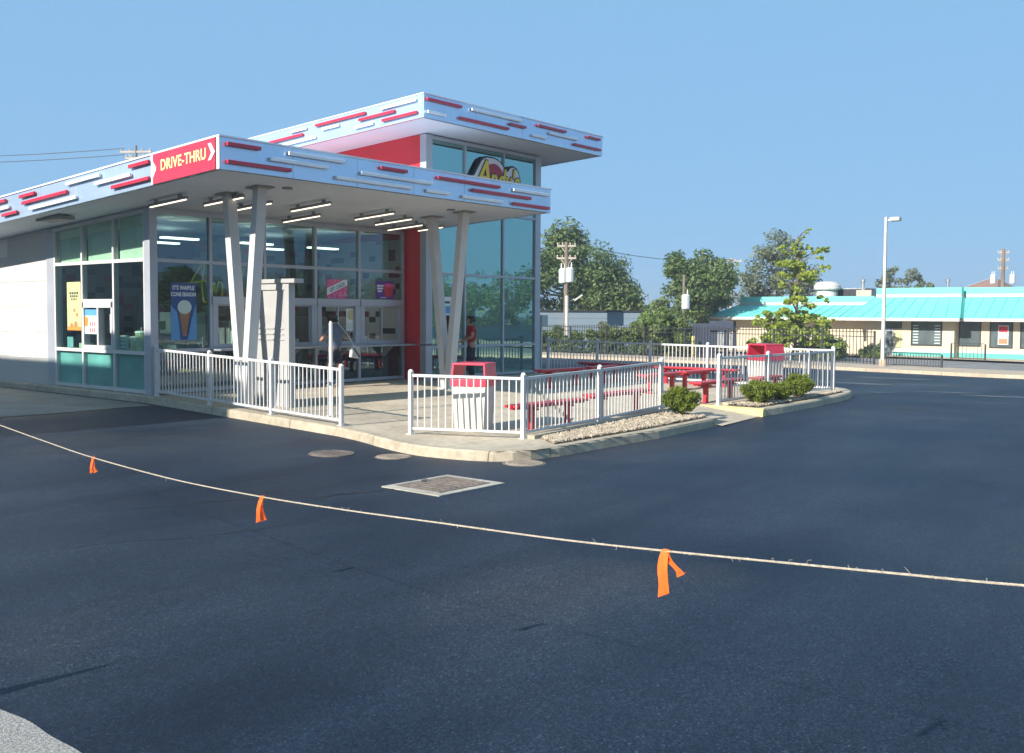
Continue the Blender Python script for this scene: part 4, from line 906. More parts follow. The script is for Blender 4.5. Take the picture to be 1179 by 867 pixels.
def wire(label,pts,r=.018,sag=.3):
    b=MB()
    for a,c in zip(pts[:-1],pts[1:]):
        n=14; q=[]
        for k in range(n+1):
            u=k/n; q.append((a[0]+(c[0]-a[0])*u,a[1]+(c[1]-a[1])*u,a[2]+(c[2]-a[2])*u-sag*4*u*(1-u)))
        b.tube(q,r,5,False)
    return tag(b.build('power_line',M['black'],None,org=pts[0],fix=False),label,'power line')
wire('upper of two dark power lines leaving the pole tip behind the drive-thru sign',[(29.5,52.5,10.85),(22,67,10.75)],.02,.15)
wire('lower of two dark power lines leaving the pole tip behind the drive-thru sign',[(29.5,52.5,10.5),(22,67,10.4)],.02,.15)
wire('thin power line between the transformer pole and the pale pole at the turquoise roof',[(50.1,36.5,6.1),(75.5,39.0,6.4)],.02,.5)
# ------------------------------------------------------------------ trees beyond the lot
tree('big dark green broad tree behind the transformer pole',61.0,43.6,9.5,4.6,4.6,0,M['lf_dark'],1,190,34000,.15,.32,bot=.22,lobes=[(0,0,.60,.9),(-.6,.6,.50,.8),(.2,-.35,.50,.6),(-.2,.2,.78,.5),(.25,-.5,.36,.5),(-.8,.9,.62,.7),(0,.1,.3,.6)])
tree('rounded mid green tree between the warehouse and the turquoise building',59.6,33.2,6.7,3.2,3.2,0,M['lf_dark'],2,90,14000,.14,.22,bot=.2)
tree('dull green tree pressing against the left end of the turquoise building',62.5,34.2,5.6,2.6,2.6,0,M['lf_mid'],12,80,11000,.13,.2,bot=.1)
tree('low yellow green distant tree between the big tree and the rounded tree',78,48.5,4.1,3.0,3.0,0,M['lf_mid'],13,50,4500,.2,.2,bot=.1)
tree('tall sparse grey green tree behind the turquoise roof',77.2,35.6,9.7,3.6,3.6,0,M['lf_olive'],3,85,7600,.15,.24,bot=.25,lobes=[(0,0,.60,.95),(-.5,.4,.5,.5),(.45,-.4,.5,.55),(-.05,.05,.80,.55),(.0,0,.38,.8)])
tree('bright lime young tree with layered open branches in front of the turquoise building',50.3,22.2,6.9,2.4,2.4,0,M['lf_lime'],4,10,0+200,.10,.10,name='young_tree',bot=.3)
yt=[o for o in COL.objects if o.name.startswith('young_tree')][0]
for ch in list(yt.children): bpy.data.objects.remove(ch)
rng=np.random.default_rng(44); cl=[]; tb=MB(); zb_=A(50.3,22.2); X0,Y0=50.3,22.2
tb.tube([(X0,Y0,zb_-.1),(X0+.04,Y0-.05,2),(X0-.03,Y0-.1,4.2),(X0,Y0-.05,6.0)],[.10,.08,.05,.015],8)
# branch ends: lateral offset, height, clump radius in metres
for u,z,q in [(-1.5,.4,.5),(-1.05,.95,.5),(-.6,.5,.6),(.15,.75,.6),(.85,.4,.6),(1.55,.75,.4),(2.0,.3,.4),(-1.3,1.65,.38),(-.6,1.85,.44),(.15,1.65,.48),(.85,1.5,.44),(1.35,1.3,.34),(-1.8,1.35,.3),(.2,1.2,.6),(-.4,1.2,.55),
  (-.35,2.55,.34),(.3,2.7,.34),(.75,2.35,.28),(1.35,2.55,.2),(-.1,3.15,.26),(-.45,3.8,.40),(.15,3.95,.40),(.62,3.7,.34),(-.8,3.5,.26),(-.35,4.6,.38),(0,5.1,.34),(.4,4.4,.34),(.85,3.95,.3),(1.1,4.85,.24),(1.48,5.1,.24),(.0,5.65,.2),(.62,5.3,.2),(.3,5.9,.11),(-.6,5.3,.24),(-.9,4.4,.24),(1.35,4.25,.2),(.55,6.2,.08),(-1.1,1.2,.4),(1.1,.9,.4)]:
    for k in range(3 if q>.3 else 2):
        dpt=rng.uniform(-1,1)*(1.5 if z<2.2 else .8); e=(X0+.404*(u+rng.normal()*.1)+.915*dpt,Y0-.915*(u+rng.normal()*.1)+.404*dpt,z+rng.normal()*.12)
        tb.tube([(X0,Y0,max(zb_+.3,z-.5)),((X0+e[0])/2,(Y0+e[1])/2,z-.12),e],[.026,.015,.005],5)
        for m in range(5):
            cl.append((e[0]+rng.normal()*q*.6,e[1]+rng.normal()*q*.6,e[2]+rng.normal()*q*.22,q*rng.uniform(.28,.5)))
v,f=leaves(cl,16000,.105,rng,.55); leafobj('crown',v,f,M['lf_lime'],yt,None); tb.build('trunk',M['bark'],yt)
tree('pale distant round tree above the turquoise parapet, wider of two',104,35.2,8.0,2.6,2.6,0,M['lf_olive'],5,40,3600,.17,.2,bot=.3)
tree('pale distant narrow tree above the turquoise parapet, slimmer of two',105,32.7,7.4,1.2,1.2,0,M['lf_olive'],6,26,1800,.2,.15,bot=.3)
# bushes along the black fence
def bush(label,x,y,rx,ry,h,m,seed,n,leaf=.12):
    rng=np.random.default_rng(seed); z=A(x,y); t=thing('bush',label,'bush',(x,y,z))
    cl=[(x+rng.uniform(-1,1)*rx*.8,y+rng.uniform(-1,1)*ry*.8,z+h*rng.random()**.8*.85,min(rx,ry)*rng.uniform(.18,.38)) for k in range(70)]
    cl=[(a,c,z+(d-z)*math.sqrt(max(.05,1-((a-x)/rx)**2*.6-((c-y)/ry)**2*.6)),r) for a,c,d,r in cl]
    v,f=leaves(cl,n,leaf,rng,.9); v[:,2]=np.maximum(v[:,2],z); leafobj('foliage',v,f,m,t,None); b=MB()
    for k in range(14): c=cl[k]; b.tube([(x+(c[0]-x)*.3,y+(c[1]-y)*.3,z-.05),c[:3]],[.03,.008],5)
    b.build('stem',M['bark'],t); return t
bush('big dense dark green bush behind the black fence, left of the dark kiosk',47.6,28.6,1.5,1.9,3.0,M['lf_mid'],31,9500)
bush('mid green bush behind the black fence under the transformer pole',46.9,35.3,.9,2.3,1.75,M['lf_mid'],32,6000)
bush('leafy hedge bush behind the black fence right of the transformer pole',46.9,31.6,.9,2.4,1.9,M['lf_mid'],33,6500)
bush('dark low hedge bush behind the black fence at the tower edge',47.0,39.6,.9,2.6,1.5,M['lf_dark'],34,5500)
bush('upright weedy bush poking above the hedge by the warehouse',49.5,33.7,.6,.7,2.2,M['lf_olive'],35,2200)
bush('dark rounded bush at the foot of the lime tree',50.6,20.9,1.0,1.4,1.35,M['lf_mid'],36,3600)
bush('small round clipped bush on the pavement before the turquoise band',57.3,20.6,.55,.75,.95,M['lf_mid'],37,3000,.07)
bush('small dark shrub against the tan wall left of the lime tree',57.5,27.2,.5,.8,.9,M['lf_dark'],38,2200,.08)
# unseen shop added to shade the kerb, then trees mirrored in the glass
t=thing('shadow_shop','two storey pale shop added left of the view to cast shadow over the drive-thru kerb','building',(-8,30,A(-8,30)))
wl=MB().box(-14,-3,17.65,60,-.6,7.95).build('wall',M['panel'],t); MB().box(-14.1,-2.9,17.55,60.1,7.95,8.12).build('coping',M['trim'],t); MB().box(-4.2,-2.95,19.9,22.2,8.12,8.85).build('raised_parapet',M['panel'],t)  # added building, roofline and raised step shaped for the shadow they cast
for k in range(9):
    for z0 in (.6,4.6): MB().box(-3.02,-2.97,19+k*4.3,21.2+k*4.3,z0,z0+1.9).build('window',M['winglass'],wl)
rng=np.random.default_rng(99); cl=[]
for k in range(620):
    a=R(rng.uniform(-80,-12)); d=rng.uniform(165,205); hh=8.8+2.2*math.sin(a*13)*math.sin(a*5+1)+rng.normal()*.7; cl.append((15+d*math.cos(a),19+d*math.sin(a),rng.uniform(-.8,hh),rng.uniform(1.3,2.8)))
v,f=leaves(cl,60000,.34,rng,.8); v2,f2=leaves([(15+(a-15)*1.12,19+(c-19)*1.12,d*.85,r) for a,c,d,r in cl],9000,1.0,rng,.8); f=np.concatenate([f,f2+len(v)]); v=np.concatenate([v,v2]); tag(leafobj('far_wood',v,f,M['lf_dark'],None,(70,-60,0)),'distant belt of dark trees behind the viewer, seen mirrored in the glass','woodland',kind='stuff')
for k,(x,y,h,r,m) in enumerate([(46,-34,6.2,3.2,'lf_dark'),(30,-52,5,4,'lf_dark')]):
    tree('roadside tree behind the viewer, seen only as a reflection in the stand glass',x,y,h,r,r,0,M[m],80+k,60,14000,.13,.3,bot=.12,group='roadside trees behind the viewer')
t=thing('reflection_house','low pale roadside shop added behind the viewer to reflect in the glass','house',(60,-40,A(60,-40)))  # added out of view so the windows have something to mirror
MB().box(48,74,-58,-53,-1.2,1.6).build('wall',M['tan'],t); MB().box(47.5,74.5,-58.5,-52.5,1.6,2.1).build('roof',M['roofred'],t)
# ------------------------------------------------------------------ posters, neon and small goods
def posterY(name,label,x0,x1,z0,z1,y,m,cat='poster'):
    t=thing(name,label,cat,((x0+x1)/2,y,z0)); MB().box(x0,x1,y,y+.006,z0,z1).build('sheet',m,t); return t
EX=(1,0,0);EZv=(0,0,1)
yb=YF+.055
# the waffle cone poster
t=posterY('cone_poster',"blue poster reading IT'S WAFFLE CONE SEASON with a scoop in a cone",11.80,12.42,1.15,2.38,yb-.02,M['p_blue'])
y=yb-.022
b=MB(); text(b,"IT'S WAFFLE",.125,(12.11,y,2.27),EX,EZv,.001,sx=.78,offset=.004); text(b,"CONE SEASON",.115,(12.11,y,2.13),EX,EZv,.001,sx=.78,offset=.004); b.build('lettering',M['p_white'],t)
b=MB().prism([(11.80,1.15),(12.02,1.15),(11.99,1.5),(11.95,1.75),(11.80,1.9)],y-.001,y,xy); b.prism([(12.2,1.15),(12.42,1.15),(12.42,1.95),(12.3,1.6)],y-.001,y,xy); b.build('sky_patch',M['p_sky'],t)
b=MB().prism([(11.99,1.78),(12.27,1.78),(12.17,1.24),(12.09,1.24)],y-.003,y-.001,xy); b.build('waffle_cone',M['p_brown'],t)
b=MB().prism([(12.13+.17*math.cos(a),1.86+.15*math.sin(a)) for a in np.linspace(0,6.28,20,endpoint=False)],y-.005,y-.003,xy); b.build('scoop',M['p_cream'],t)
b=MB()
for k in range(-3,4): b.beam((12.13+k*.05,y-.004,1.76),(12.13+k*.02+.03,y-.004,1.3),.002,.006,(0,1,0)); 
b.build('waffle_lines',M['p_ink'],t)
# gift cards poster
t=posterY('gift_card_poster','pink and white GIFT CARDS poster with a diagonal band in the upper window',16.07,16.72,2.10,2.58,yb-.02,M['p_pink'])
y=yb-.022; MB().prism([(16.07,2.18),(16.72,2.44),(16.72,2.58),(16.62,2.58),(16.07,2.36)],y-.001,y,xy).build('white_band',M['p_white'],t)
b=MB(); ang=R(20); text(b,'GIFT CARDS',.13,(16.395,y-.001,2.385),(math.cos(ang),0,math.sin(ang)),(-math.sin(ang),0,math.cos(ang)),.001,sx=.72,offset=.004); b.build('lettering',M['p_teal'],t)
rr=random.Random(2); b=MB()
for k in range(60):
    x=rr.uniform(16.1,16.69);z=rr.uniform(2.11,2.56); f_=2.27+(x-16.07)*.4
    if abs(z-f_)<.14: continue
    b.box(x,x+.035,y-.0008,y,z,z+.012)
b.build('confetti',M['p_white'],t)
# purple cup poster
t=posterY('cup_poster','purple poster with a red cup in the last upper window beside the red wall',17.69,18.32,2.13,2.58,yb-.02,M['p_purple'])
b=MB().prism([(18.02,2.18),(18.24,2.18),(18.31,2.46),(17.97,2.46)],y-.002,y,xy); b.build('cup',M['p_red'],t); MB().prism([(18.14+.18*math.cos(a),2.48+.05*math.sin(a)) for a in np.linspace(0,6.28,16,endpoint=False)],y-.003,y-.001,xy).build('lid',M['p_pink'],t)
b=MB()
for k,(a,c,z) in enumerate(((17.73,17.96,2.44),(17.73,17.94,2.37),(17.75,17.9,2.30))): b.box(a,c,y-.001,y,z,z+.045)
b.box(17.85,18.05,y-.001,y,2.15,2.17); b.build('lettering_block',M['p_white'],t)
# red neon V and script
t=thing('red_neon_letter','small red neon letter V inside the window above the screen wall end','neon sign',(15.17,YF+.30,2.2))
b=MB().tube([(15.06,YF+.3,2.45),(15.17,YF+.3,2.24),(15.28,YF+.3,2.45)],.022,8); b.build('tube',emit('red_neon_glow',(1,.03,.05),1.2),t); MB().box(15.02,15.32,YF+.34,YF+.35,2.2,2.5).build('backing',M['dark'],t)
t=thing('script_sign',"yellow script Andy's sign inside the glass over the cone poster",'sign',(13.2,YF+.16,1.95))
def sx_(pts,k=1): return [(12.10+(u)*1.0,YF+.16,1.98+v*1.0) for u,v in pts]
b=MB()
for s in ([(0,.25),(.12,.15),(.35,.55),(.55,.80),(.62,.82),(.55,.4),(.60,.02),(.68,0)],[(.05,.38),(.35,.42),(.75,.48)],[(.80,.10),(.86,.42),(.9,.2),(.98,.45),(1.08,.38),(1.06,.1),(1.14,.12)],[(1.52,.42),(1.36,.44),(1.28,.25),(1.36,.1),(1.5,.25)],[(1.66,.80),(1.54,.3),(1.6,.08)],[(1.74,.45),(1.8,.15),(1.95,.42)],[(2.0,.48),(1.88,-.05),(1.7,-.2)],[(2.1,.7),(2.08,.58)],[(2.42,.42),(2.3,.48),(2.25,.35),(2.4,.22),(2.36,.06),(2.2,.1)]):
    p=cr([tuple(q) for q in sx_(s)],6); b.tube(p,.018,7)
b.build('tube',emit('yellow_neon_glow',(.34,.33,.02),.22),t)
# west window posters
def posterX(name,label,ya,yb_,z0,z1,m,x=11.335):
    t=thing(name,label,'poster',(x,(ya+yb_)/2,z0)); MB().box(x-.005,x,min(ya,yb_),max(ya,yb_),z0,z1).build('sheet',m,t); return t
xz=lambda u,v,q:(q,u,v)
t=posterX('drink_poster','tall straw yellow drink poster in the left drive-thru side window',22.82,22.18,1.32,2.43,M['p_yellow'],11.346)
b=MB()
for z,w in ((2.15,.22),(2.08,.19),(2.01,.14)):
    for k in range(4): b.box(11.338,11.341,22.5-w+k*w/2+.01,22.5-w+(k+1)*w/2-.02,z,z+.05)
b.build('lettering_block',M['p_ink'],t); b=MB()
for yy,zz,s in ((22.42,1.46,.08),(22.62,1.43,.07),(22.36,1.68,.05),(22.48,1.78,.05)): b.prism([(yy+s*math.cos(a),zz+s*.9*math.sin(a)) for a in np.linspace(0,6.28,14,endpoint=False)],11.338,11.341,xz)
b.build('picture',M['p_brown'],t); MB().prism([(22.18,1.32),(22.82,1.32),(22.82,1.40),(22.5,1.44),(22.18,1.40)],11.3385,11.3405,xz).build('lower_band',M['p_orange'],t)
t=posterX('menu_poster','blue and white menu poster with orange disc in the drive-thru sliding window',21.96,21.44,1.25,1.80,M['p_white'],11.328)
MB().box(11.320,11.322,21.44,21.96,1.66,1.80).build('sky_strip',M['p_sky'],t); MB().prism([(21.90+.10*math.cos(a),1.53+.12*math.sin(a)) for a in np.linspace(0,6.28,18,endpoint=False)],11.319,11.321,xz).build('orange_disc',M['p_orange'],t); b=MB()
for k in range(3):
    for j in range(2): b.box(11.3195,11.3215,21.52+k*.09,21.56+k*.09,1.29+j*.14,1.38+j*.14)
b.build('cone_picture',M['p_red'],t)
t=posterX('cream_poster','narrow cream menu poster in the right half of the drive-thru window',20.98,20.76,1.28,1.70,M['p_cream'],11.392); b=MB()
for k in range(4): b.box(11.384,11.387,20.80,20.94,1.34+k*.08,1.37+k*.08)
b.build('lettering_block',M['p_brown'],t)
# service window poster + goods
t=posterY('menu_sheet','yellow and white menu sheet in the second service window from the red wall',16.70,17.0,1.30,1.86,YF+.048,M['p_white']); MB().prism([(16.85+.12*math.cos(a),1.70+.13*math.sin(a)) for a in np.linspace(0,6.28,16,endpoint=False)],YF+.042,YF+.046,xy).build('yellow_disc',M['p_yellow'],t); MB().box(16.73,16.97,YF+.043,YF+.046,1.34,1.5).build('lower_picture',M['p_cream'],t)
# interior counter with goods
t=thing('inner_counter','steel counter inside the drive-thru window','counter',(12.0,21,0)); MB().box(11.62,12.3,19.6,24.5,.86,.90).build('top',M['steel'],t); MB().box(11.7,12.2,19.7,24.4,0,.86).build('cabinet',M['dark'],t)
t2=thing('inner_counter','steel counter inside the service windows','counter',(15.6,19.7,0)); MB().box(12.6,18.6,19.36,19.95,.86,.90).build('top',M['steel'],t2); MB().box(12.7,18.5,19.45,19.9,0,.86).build('cabinet',M['dark'],t2)
def cup(lab,x,y,z,r,h,m,straw=False,group=None):
    t=thing('cup',lab,'cup',(x,y,z),group=group); MB().lathe([(r*.78,0),(r,h),(r*1.06,h),(r*1.06,h+.012)],(x,y,z),14).build('body',m,t)
    MB().lathe([(r*1.08,h+.01),(r*1.0,h+.04),(r*.3,h+.05)],(x,y,z),14).build('lid',M['p_white'],t)
    if straw: MB().tube([(x,y,z+h),(x+.01,y,z+h+.13)],.006,6).build('straw',M['p_white'],t)
cup('large pale green cup with straw in the right drive-thru pane',11.52,19.93,.915,.12,.38,M['cup'],True)
cup('wide pale green cup stack left of the large cup with straw',11.55,20.25,.915,.10,.26,M['cup'])
cup('small yellow green cup between the two larger cups',11.50,20.10,.915,.065,.20,M['p_yellow'])
t=thing('napkin_box','pale napkin box on the sill of the left drive-thru pane','box',(11.5,22.3,.915)); MB().box(11.42,11.6,22.14,22.45,.915,1.03).build('case',M['cup'],t,bevel=.01); MB().box(11.46,11.56,22.2,22.39,1.03,1.07).build('napkins',M['p_white'],t)
t=thing('card_stand','small clear sign stand on the sill left of the napkin box','sign stand',(11.47,22.95,.915)); MB().box(11.46,11.475,22.8,23.08,.92,1.16).build('sheet',M['spandrel'],t); MB().box(11.43,11.5,22.82,23.06,.91,.925).build('foot',M['steel'],t)
t=thing('label_rack','pale rack of small cards at the left edge of the right drive-thru pane','rack',(11.46,20.52,.915)); MB().box(11.43,11.5,20.40,20.62,.88,1.24).build('card_stack',M['p_cream'],t); b=MB()
for k in range(4): b.box(11.42,11.43,20.41,20.61,.93+k*.08,.96+k*.08)
b.build('lettering_block',M['p_teal'],t)
t=thing('yellow_dispenser','yellow napkin dispenser on a stem inside the corner window','dispenser',(11.75,19.6,.9)); MB().box(11.62,11.86,19.5,19.72,1.37,1.57).build('box',M['p_orange'] if 0 else M['p_yellow'],t,bevel=.02); MB().box(11.72,11.76,19.58,19.64,.9,1.37).build('stem',M['steel'],t)
for k,(x0,x1,y0,y1,h,lab) in enumerate([(12.9,13.7,20.8,21.5,1.75,'tall steel custard machine inside, left of the V column'),(15.0,15.5,21.2,21.9,1.8,'steel custard machine with cream panel inside the middle windows'),(17.2,18.0,21.3,22.0,1.65,'steel custard machine inside the window next to the red wall'),(14.0,14.6,20.3,20.9,1.55,'short steel blender stand inside behind the screen wall')]):
    t=thing('custard_machine',lab,'machine',((x0+x1)/2,(y0+y1)/2,0)); MB().box(x0,x1,y0,y1,0,h).build('cabinet',M['steel'],t,bevel=.02); MB().box(x0+.05,x1-.05,y0-.03,y0,h*.55,h*.85).build('control_panel',M['p_cream'],t)
    b=MB()
    for q in (.3,.7): b.tube([(x0+(x1-x0)*q,y0-.08,h*.5),(x0+(x1-x0)*q,y0-.08,h*.58),(x0+(x1-x0)*q,y0,h*.6)],.025,8)
    b.build('tap',M['steel'],t)
rr=random.Random(4)
for k,x in enumerate([15.05,15.35,16.35,16.55,16.9,17.55,17.75]):
    lab=['red paper cup on the counter in the first service window right of the screen wall','white paper cup right of a red one in the first service window','white paper cup left in the middle service window','red paper cup in the middle service window','red topping cup right in the middle service window','white paper cup left in the last service window','pink paper cup right in the last service window'][k]
    cup(lab,x,19.48,.90,.05,.14+.03*(k%3),[M['p_red'],M['p_white'],M['p_white'],M['p_red'],M['p_red'],M['p_white'],M['p_pink']][k])
# tower glass emblem and door posters
t=thing('glass_emblem','faint pale round emblem sticker on the right tower pane','emblem',(22.33,18.45,2.26)); b=MB()
for r,w in ((.30,.014),(.21,.010)):
    n=40
    for k in range(n):
        a,c=2*math.pi*k/n,2*math.pi*(k+1)/n
        b.prism([(22.33+r*math.cos(a),2.26+r*math.sin(a)),(22.33+r*math.cos(c),2.26+r*math.sin(c)),(22.33+(r+w)*math.cos(c),2.26+(r+w)*math.sin(c)),(22.33+(r+w)*math.cos(a),2.26+(r+w)*math.sin(a))],18.449,18.453,xy)
emb=mat('etched_vinyl',(.20,.30,.28),.6); b.build('ring',emb,t); b=MB().prism([(22.27,2.22),(22.39,2.22),(22.33,2.08)],18.449,18.453,xy); b.prism([(22.33+.07*math.cos(a),2.28+.07*math.sin(a)) for a in np.linspace(0,6.28,14,endpoint=False)],18.449,18.453,xy); b.build('cone_mark',emb,t)
t=posterY('door_poster','white and blue notice on the tower door glass behind the right V column',19.28,19.72,1.72,2.2,18.445,M['p_white']); MB().box(19.31,19.69,18.44,18.4445,1.75,1.95).build('blue_panel',M['p_sky'],t); MB().box(19.35,19.65,18.44,18.4445,2.02,2.08).build('lettering_block',M['p_ink'],t)
# ------------------------------------------------------------------ people
def skinmesh(name,verts,edges,radii,m,parent,root=0,sub=1):
    me=bpy.data.meshes.new(name); me.from_pydata(verts,edges,[]); o=bpy.data.objects.new(name,me); link(o)
    md=o.modifiers.new('s','SKIN'); md.use_smooth_shade=True
    lay=me.skin_vertices[0].data
    for i,r in enumerate(radii): lay[i].radius=(r,r) if not hasattr(r,'__len__') else r
    for i in range(len(verts)): lay[i].use_root=(i==root)
    sm=o.modifiers.new('d','SUBSURF'); sm.levels=sub; sm.render_levels=sub
    dg=bpy.context.evaluated_depsgraph_get(); dg.update(); nm=bpy.data.meshes.new_from_object(o.evaluated_get(dg)); bpy.data.objects.remove(o)
    nm.materials.clear(); nm.materials.append(m); nm.name=name
    for p in nm.polygons:p.use_smooth=True
    r_=link(bpy.data.objects.new(name,nm)); r_.parent=parent; LOC[r_]=LOC[parent]; return r_
def person(label,loc,rz,h,top,bottom,pose,shorts=True):
    t=thing('person',label,'person',loc,rz); s=h/1.72
    # local: facing +Y, left = -X ... x to the person's right
    J={'pel':(0,0,.95),'wai':(0,.0,1.08),'che':(0,.0,1.28),'nec':(0,.0,1.46),'hb':(0,.02,1.54),'hc':(0,.04,1.62),'ht':(0,.03,1.70),
       'hipR':(.10,0,.90),'kneR':(.11,.02,.50),'ankR':(.11,-.02,.09),'toeR':(.12,.16,.04),'hipL':(-.10,0,.90),'kneL':(-.11,.03,.50),'ankL':(-.11,-.01,.09),'toeL':(-.12,.17,.04),
       'shR':(.18,0,1.42),'shL':(-.18,0,1.42)}
    J.update(pose); 
    for sd,sg in (('R',1),('L',-1)):
        w=Vector(J['wr'+sd]); e=Vector(J['el'+sd]); d=(w-e).normalized(); side=Vector((sg,0,0)); side=(side-d*side.dot(d)).normalized(); nn=d.cross(side)
        J['pa'+sd]=tuple(w+d*.07)
        for k,(o,L) in enumerate(((-.030,.075),(-.010,.085),(.010,.08),(.030,.062))):
            b_=w+d*.085+side*o; J[f'f{k}{sd}']=tuple(b_); J[f'g{k}{sd}']=tuple(b_+d*L*.6+nn*.012); J[f'h{k}{sd}']=tuple(b_+d*L+nn*.04)
        J['t0'+sd]=tuple(w+d*.03-side*.038); J['t1'+sd]=tuple(w+d*.07-side*.055+nn*.02)
    rad={'pel':(.15,.11),'wai':(.135,.10),'che':(.155,.11),'nec':.055,'hb':.075,'hc':.088,'ht':.06,'hip':.085,'kne':.058,'ank':.040,'toe':.036,'sh':.062,'el':.042,'wr':.028,'pa':.034,'f':.009,'g':.0085,'h':.007,'t':.011}
    E=[('pel','wai'),('wai','che'),('che','nec'),('nec','hb'),('hb','hc'),('hc','ht')]
    for sd in 'RL':
        E+=[('pel','hip'+sd),('hip'+sd,'kne'+sd),('kne'+sd,'ank'+sd),('ank'+sd,'toe'+sd),('che','sh'+sd),('sh'+sd,'el'+sd),('el'+sd,'wr'+sd),('wr'+sd,'pa'+sd),('wr'+sd,'t0'+sd),('t0'+sd,'t1'+sd)]
        for k in range(4): E+=[('pa'+sd,f'f{k}{sd}'),(f'f{k}{sd}',f'g{k}{sd}'),(f'g{k}{sd}',f'h{k}{sd}')]
    names=list(J); 
    def rr_(n):
        for k in (n,n.rstrip('RL'),n.rstrip('RL').rstrip('0123456789')):
            if k in rad: return rad[k]
        return .03
    def make(nm,ns,edges,grow,m,root,sub=1):
        idx={n:i for i,n in enumerate(ns)}; vs=[tuple(c*s for c in J[n]) for n in ns]; rs=[]
        for n in ns:
            r=rr_(n); rs.append(tuple((q+grow)*s for q in r) if hasattr(r,'__len__') else (r+grow)*s)
        return skinmesh(nm,vs,[(idx[a],idx[b]) for a,b in edges],rs,m,t,idx[root],sub)
    body=make('body',names,E,0,M['skin'],'pel')
    # face
    hc=Vector(J['hc'])*s; b=MB()
    for q in (-1,1): b.lathe([(.004,-.012),(.012,-.006),(.012,.006),(.004,.012)],(hc.x+q*.032,hc.y+.083,hc.z+.0),8)
    b.v=[(p[0]+t.location.x,p[1]+t.location.y,p[2]+t.location.z) for p in b.v]; b.build('eye',M['hair'],t)
    J2={'sL':tuple(Vector(J['shL'])*.65+Vector(J['elL'])*.35),'sR':tuple(Vector(J['shR'])*.65+Vector(J['elR'])*.35)}; J.update({'mL':tuple(Vector(J['shL'])*.4+Vector(J['elL'])*.6),'mR':tuple(Vector(J['shR'])*.4+Vector(J['elR'])*.6),'hem':(0,0,.90),'cn':(0,.0,1.43)})
    rad.update({'m':.050,'hem':(.16,.12),'cn':.075})
    make('shirt',['hem','wai','che','cn','shL','mL','shR','mR'],[('hem','wai'),('wai','che'),('che','cn'),('che','shL'),('shL','mL'),('che','shR'),('shR','mR')],.018,top,'wai')
    J.update({'sk'+d:tuple(Vector(J['hip'+d])*(.12 if shorts else 0)+Vector(J['kne'+d])*(.88 if shorts else 1)) for d in 'LR'}); rad.update({'sk':.07})
    ns=['wai2','pel','hipL','skL','hipR','skR']; J['wai2']=(0,0,1.03); rad['wai2']=(.135,.10); ed=[('wai2','pel'),('pel','hipL'),('hipL','skL'),('pel','hipR'),('hipR','skR')]
    if not shorts:
        ns+=['ankL','ankR']; ed+=[('skL','ankL'),('skR','ankR')]
    make('shorts' if shorts else 'trousers',ns,ed,.016,bottom,'pel')
    J.update({'h1':tuple(Vector(J['hc'])+Vector((0,-.018,.015))),'h2':tuple(Vector(J['ht'])+Vector((0,-.012,.012))),'h0':tuple(Vector(J['hb'])+Vector((0,-.035,.02)))}); rad.update({'h1':.088,'h2':.066,'h0':.05})
    make('hair',['h0','h1','h2'],[('h0','h1'),('h1','h2')],.006,M['hair'],'h1')
    for d in 'LR': make('shoe',['ank'+d,'toe'+d],[('ank'+d,'toe'+d)],.014,M['shoe'],'ank'+d)
    return t
pl=(15.52,18.28,P(15.5,18.3))
person('person in slate shirt and dark shorts leaning at the service window',pl,0,1.72,M['shirt'],M['navy'],
  {'elR':(.30,.10,1.14),'wrR':(.20,.34,1.10),'elL':(-.30,.12,1.14),'wrL':(-.14,.34,1.12),'nec':(0,.04,1.45),'hb':(0,.09,1.52),'hc':(0,.12,1.60),'ht':(0,.12,1.68)})
t=thing('shoulder_bag','pale grey shoulder bag with black stripe on the hip of the person at the window','bag',(15.93,18.05,.72))
b=MB().add([(15.80,18.02,.70),(16.06,18.02,.66),(16.10,18.02,.94),(15.86,18.02,1.02),(15.80,18.12,.70),(16.06,18.12,.66),(16.10,18.12,.94),(15.86,18.12,1.02)],[(0,1,2,3),(7,6,5,4),(0,4,5,1),(1,5,6,2),(2,6,7,3),(3,7,4,0)]); b.build('pouch',M['bagw'],t,bevel=.03)
MB().beam((15.87,18.012,.92),(16.05,18.012,.70),.012,.07,(0,1,0)).build('black_stripe',M['black'],t)
MB().tube([(15.90,18.06,.99),(15.75,18.10,1.25),(15.52,18.18,1.53),(15.42,18.34,1.50),(15.42,18.44,1.3)],.012,6).build('strap',M['bagw'],t)
person('person in red polo shirt standing at the tower door behind a V column',(20.05,18.02,P(20,18)),R(60),1.70,M['shirt_red'],M['navy'],
  {'elR':(.24,.05,1.16),'wrR':(.16,.24,1.04),'elL':(-.24,.05,1.16),'wrL':(-.10,.25,1.06)},False)
# ------------------------------------------------------------------ air
hz=bpy.data.materials.new('haze_air'); hz.use_nodes=True; hn=hz.node_tree; hn.nodes.remove(hn.nodes['Principled BSDF']); pv=hn.nodes.new('ShaderNodeVolumePrincipled'); pv.inputs['Color'].default_value=(.80,.88,.95,1); pv.inputs['Density'].default_value=.0012; pv.inputs['Anisotropy'].default_value=.2; hn.links.new(pv.outputs[0],hn.nodes['Material Output'].inputs['Volume'])
tag(MB().box(-905,905,-905,905,-3.5,15).build('haze',hz),'faint warm morning air over the whole lot','haze',kind='stuff')
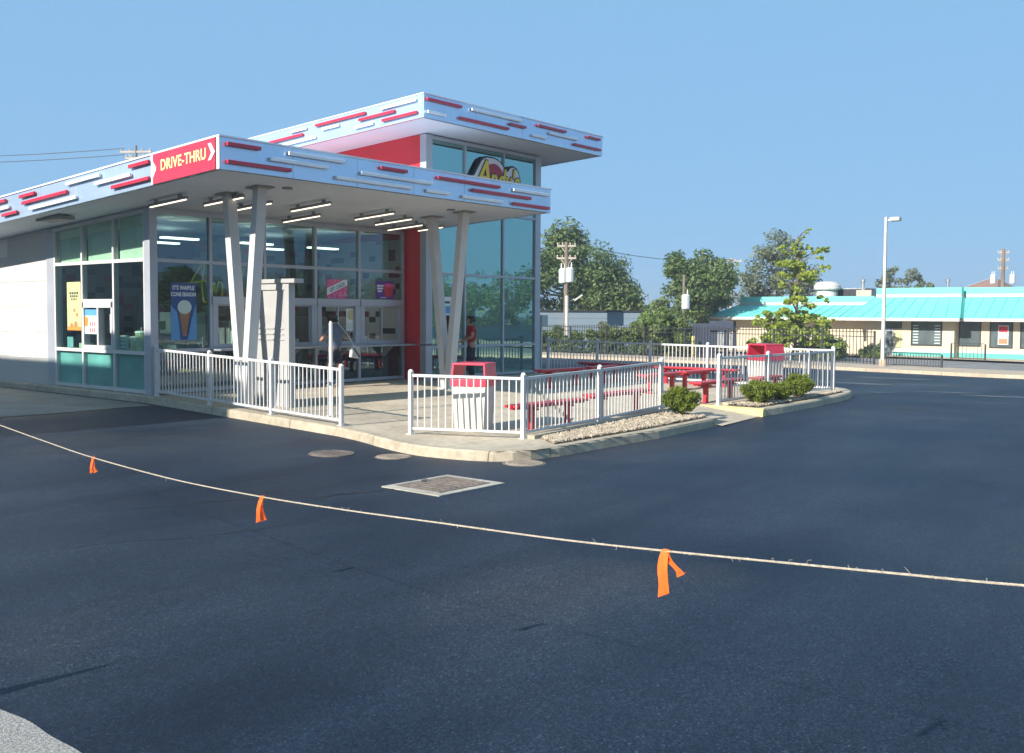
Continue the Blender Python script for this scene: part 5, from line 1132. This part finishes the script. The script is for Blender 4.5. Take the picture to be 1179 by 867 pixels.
# ------------------------------------------------------------------ camera, light, sky
EL,SAZ=27.8,-4.7   # elevation and heading of the shadows
cam=bpy.data.cameras.new('camera'); co=link(bpy.data.objects.new('camera',cam)); sc.camera=co
f_px=1151.15; W=1179; cam.sensor_fit='HORIZONTAL'; cam.sensor_width=36; cam.lens=36*f_px/W; cam.clip_end=3000; cam.clip_start=.05
cam.shift_y=(419.5-433.5)/W*1.0
yaw,pit,rol=R(39.607),R(2.8856),R(.304)
F=Vector((math.cos(yaw)*math.cos(pit),math.sin(yaw)*math.cos(pit),-math.sin(pit))); r=Vector((math.sin(yaw),-math.cos(yaw),0)); u=r.cross(F)
r2=math.cos(rol)*r+math.sin(rol)*u; u2=-math.sin(rol)*r+math.cos(rol)*u
mt=Matrix((r2,u2,-F)).transposed().to_4x4(); mt.translation=(0,0,1.75); co.matrix_world=mt
sun=bpy.data.lights.new('sun','SUN'); sun.energy=4.5; sun.angle=R(.53); sun.color=(1,.94,.85); so=link(bpy.data.objects.new('sun',sun))
sd=Vector((math.cos(R(SAZ))*math.cos(R(EL)),math.sin(R(SAZ))*math.cos(R(EL)),-math.sin(R(EL)))); so.rotation_euler=sd.to_track_quat('-Z','Y').to_euler(); so.location=(-20,10,20)
w=bpy.data.worlds.new('World'); sc.world=w; w.use_nodes=True; nt=w.node_tree; bg=nt.nodes['Background']; sky=nt.nodes.new('ShaderNodeTexSky'); sky.sky_type='NISHITA'; sky.sun_disc=False
sky.sun_elevation=R(EL); sp=-sd; sky.sun_rotation=math.atan2(sp.x,sp.y); sky.air_density=1.0; sky.dust_density=.7; sky.ozone_density=3.0; sky.altitude=100
mx=nt.nodes.new('ShaderNodeMix'); mx.data_type='RGBA'; mx.inputs[0].default_value=.93; mx.inputs[7].default_value=(1.38,2.72,4.38,1); nt.links.new(sky.outputs[0],mx.inputs[6]); nt.links.new(mx.outputs[2],bg.inputs[0]); bg.inputs[1].default_value=.10
sc.view_settings.view_transform='Standard'; sc.view_settings.look='None'; sc.view_settings.exposure=.92; sc.view_settings.gamma=1; sc.view_settings.use_curve_mapping=False
sc.cycles.max_bounces=8; sc.cycles.transparent_max_bounces=16; sc.cycles.caustics_reflective=False; sc.cycles.caustics_refractive=False
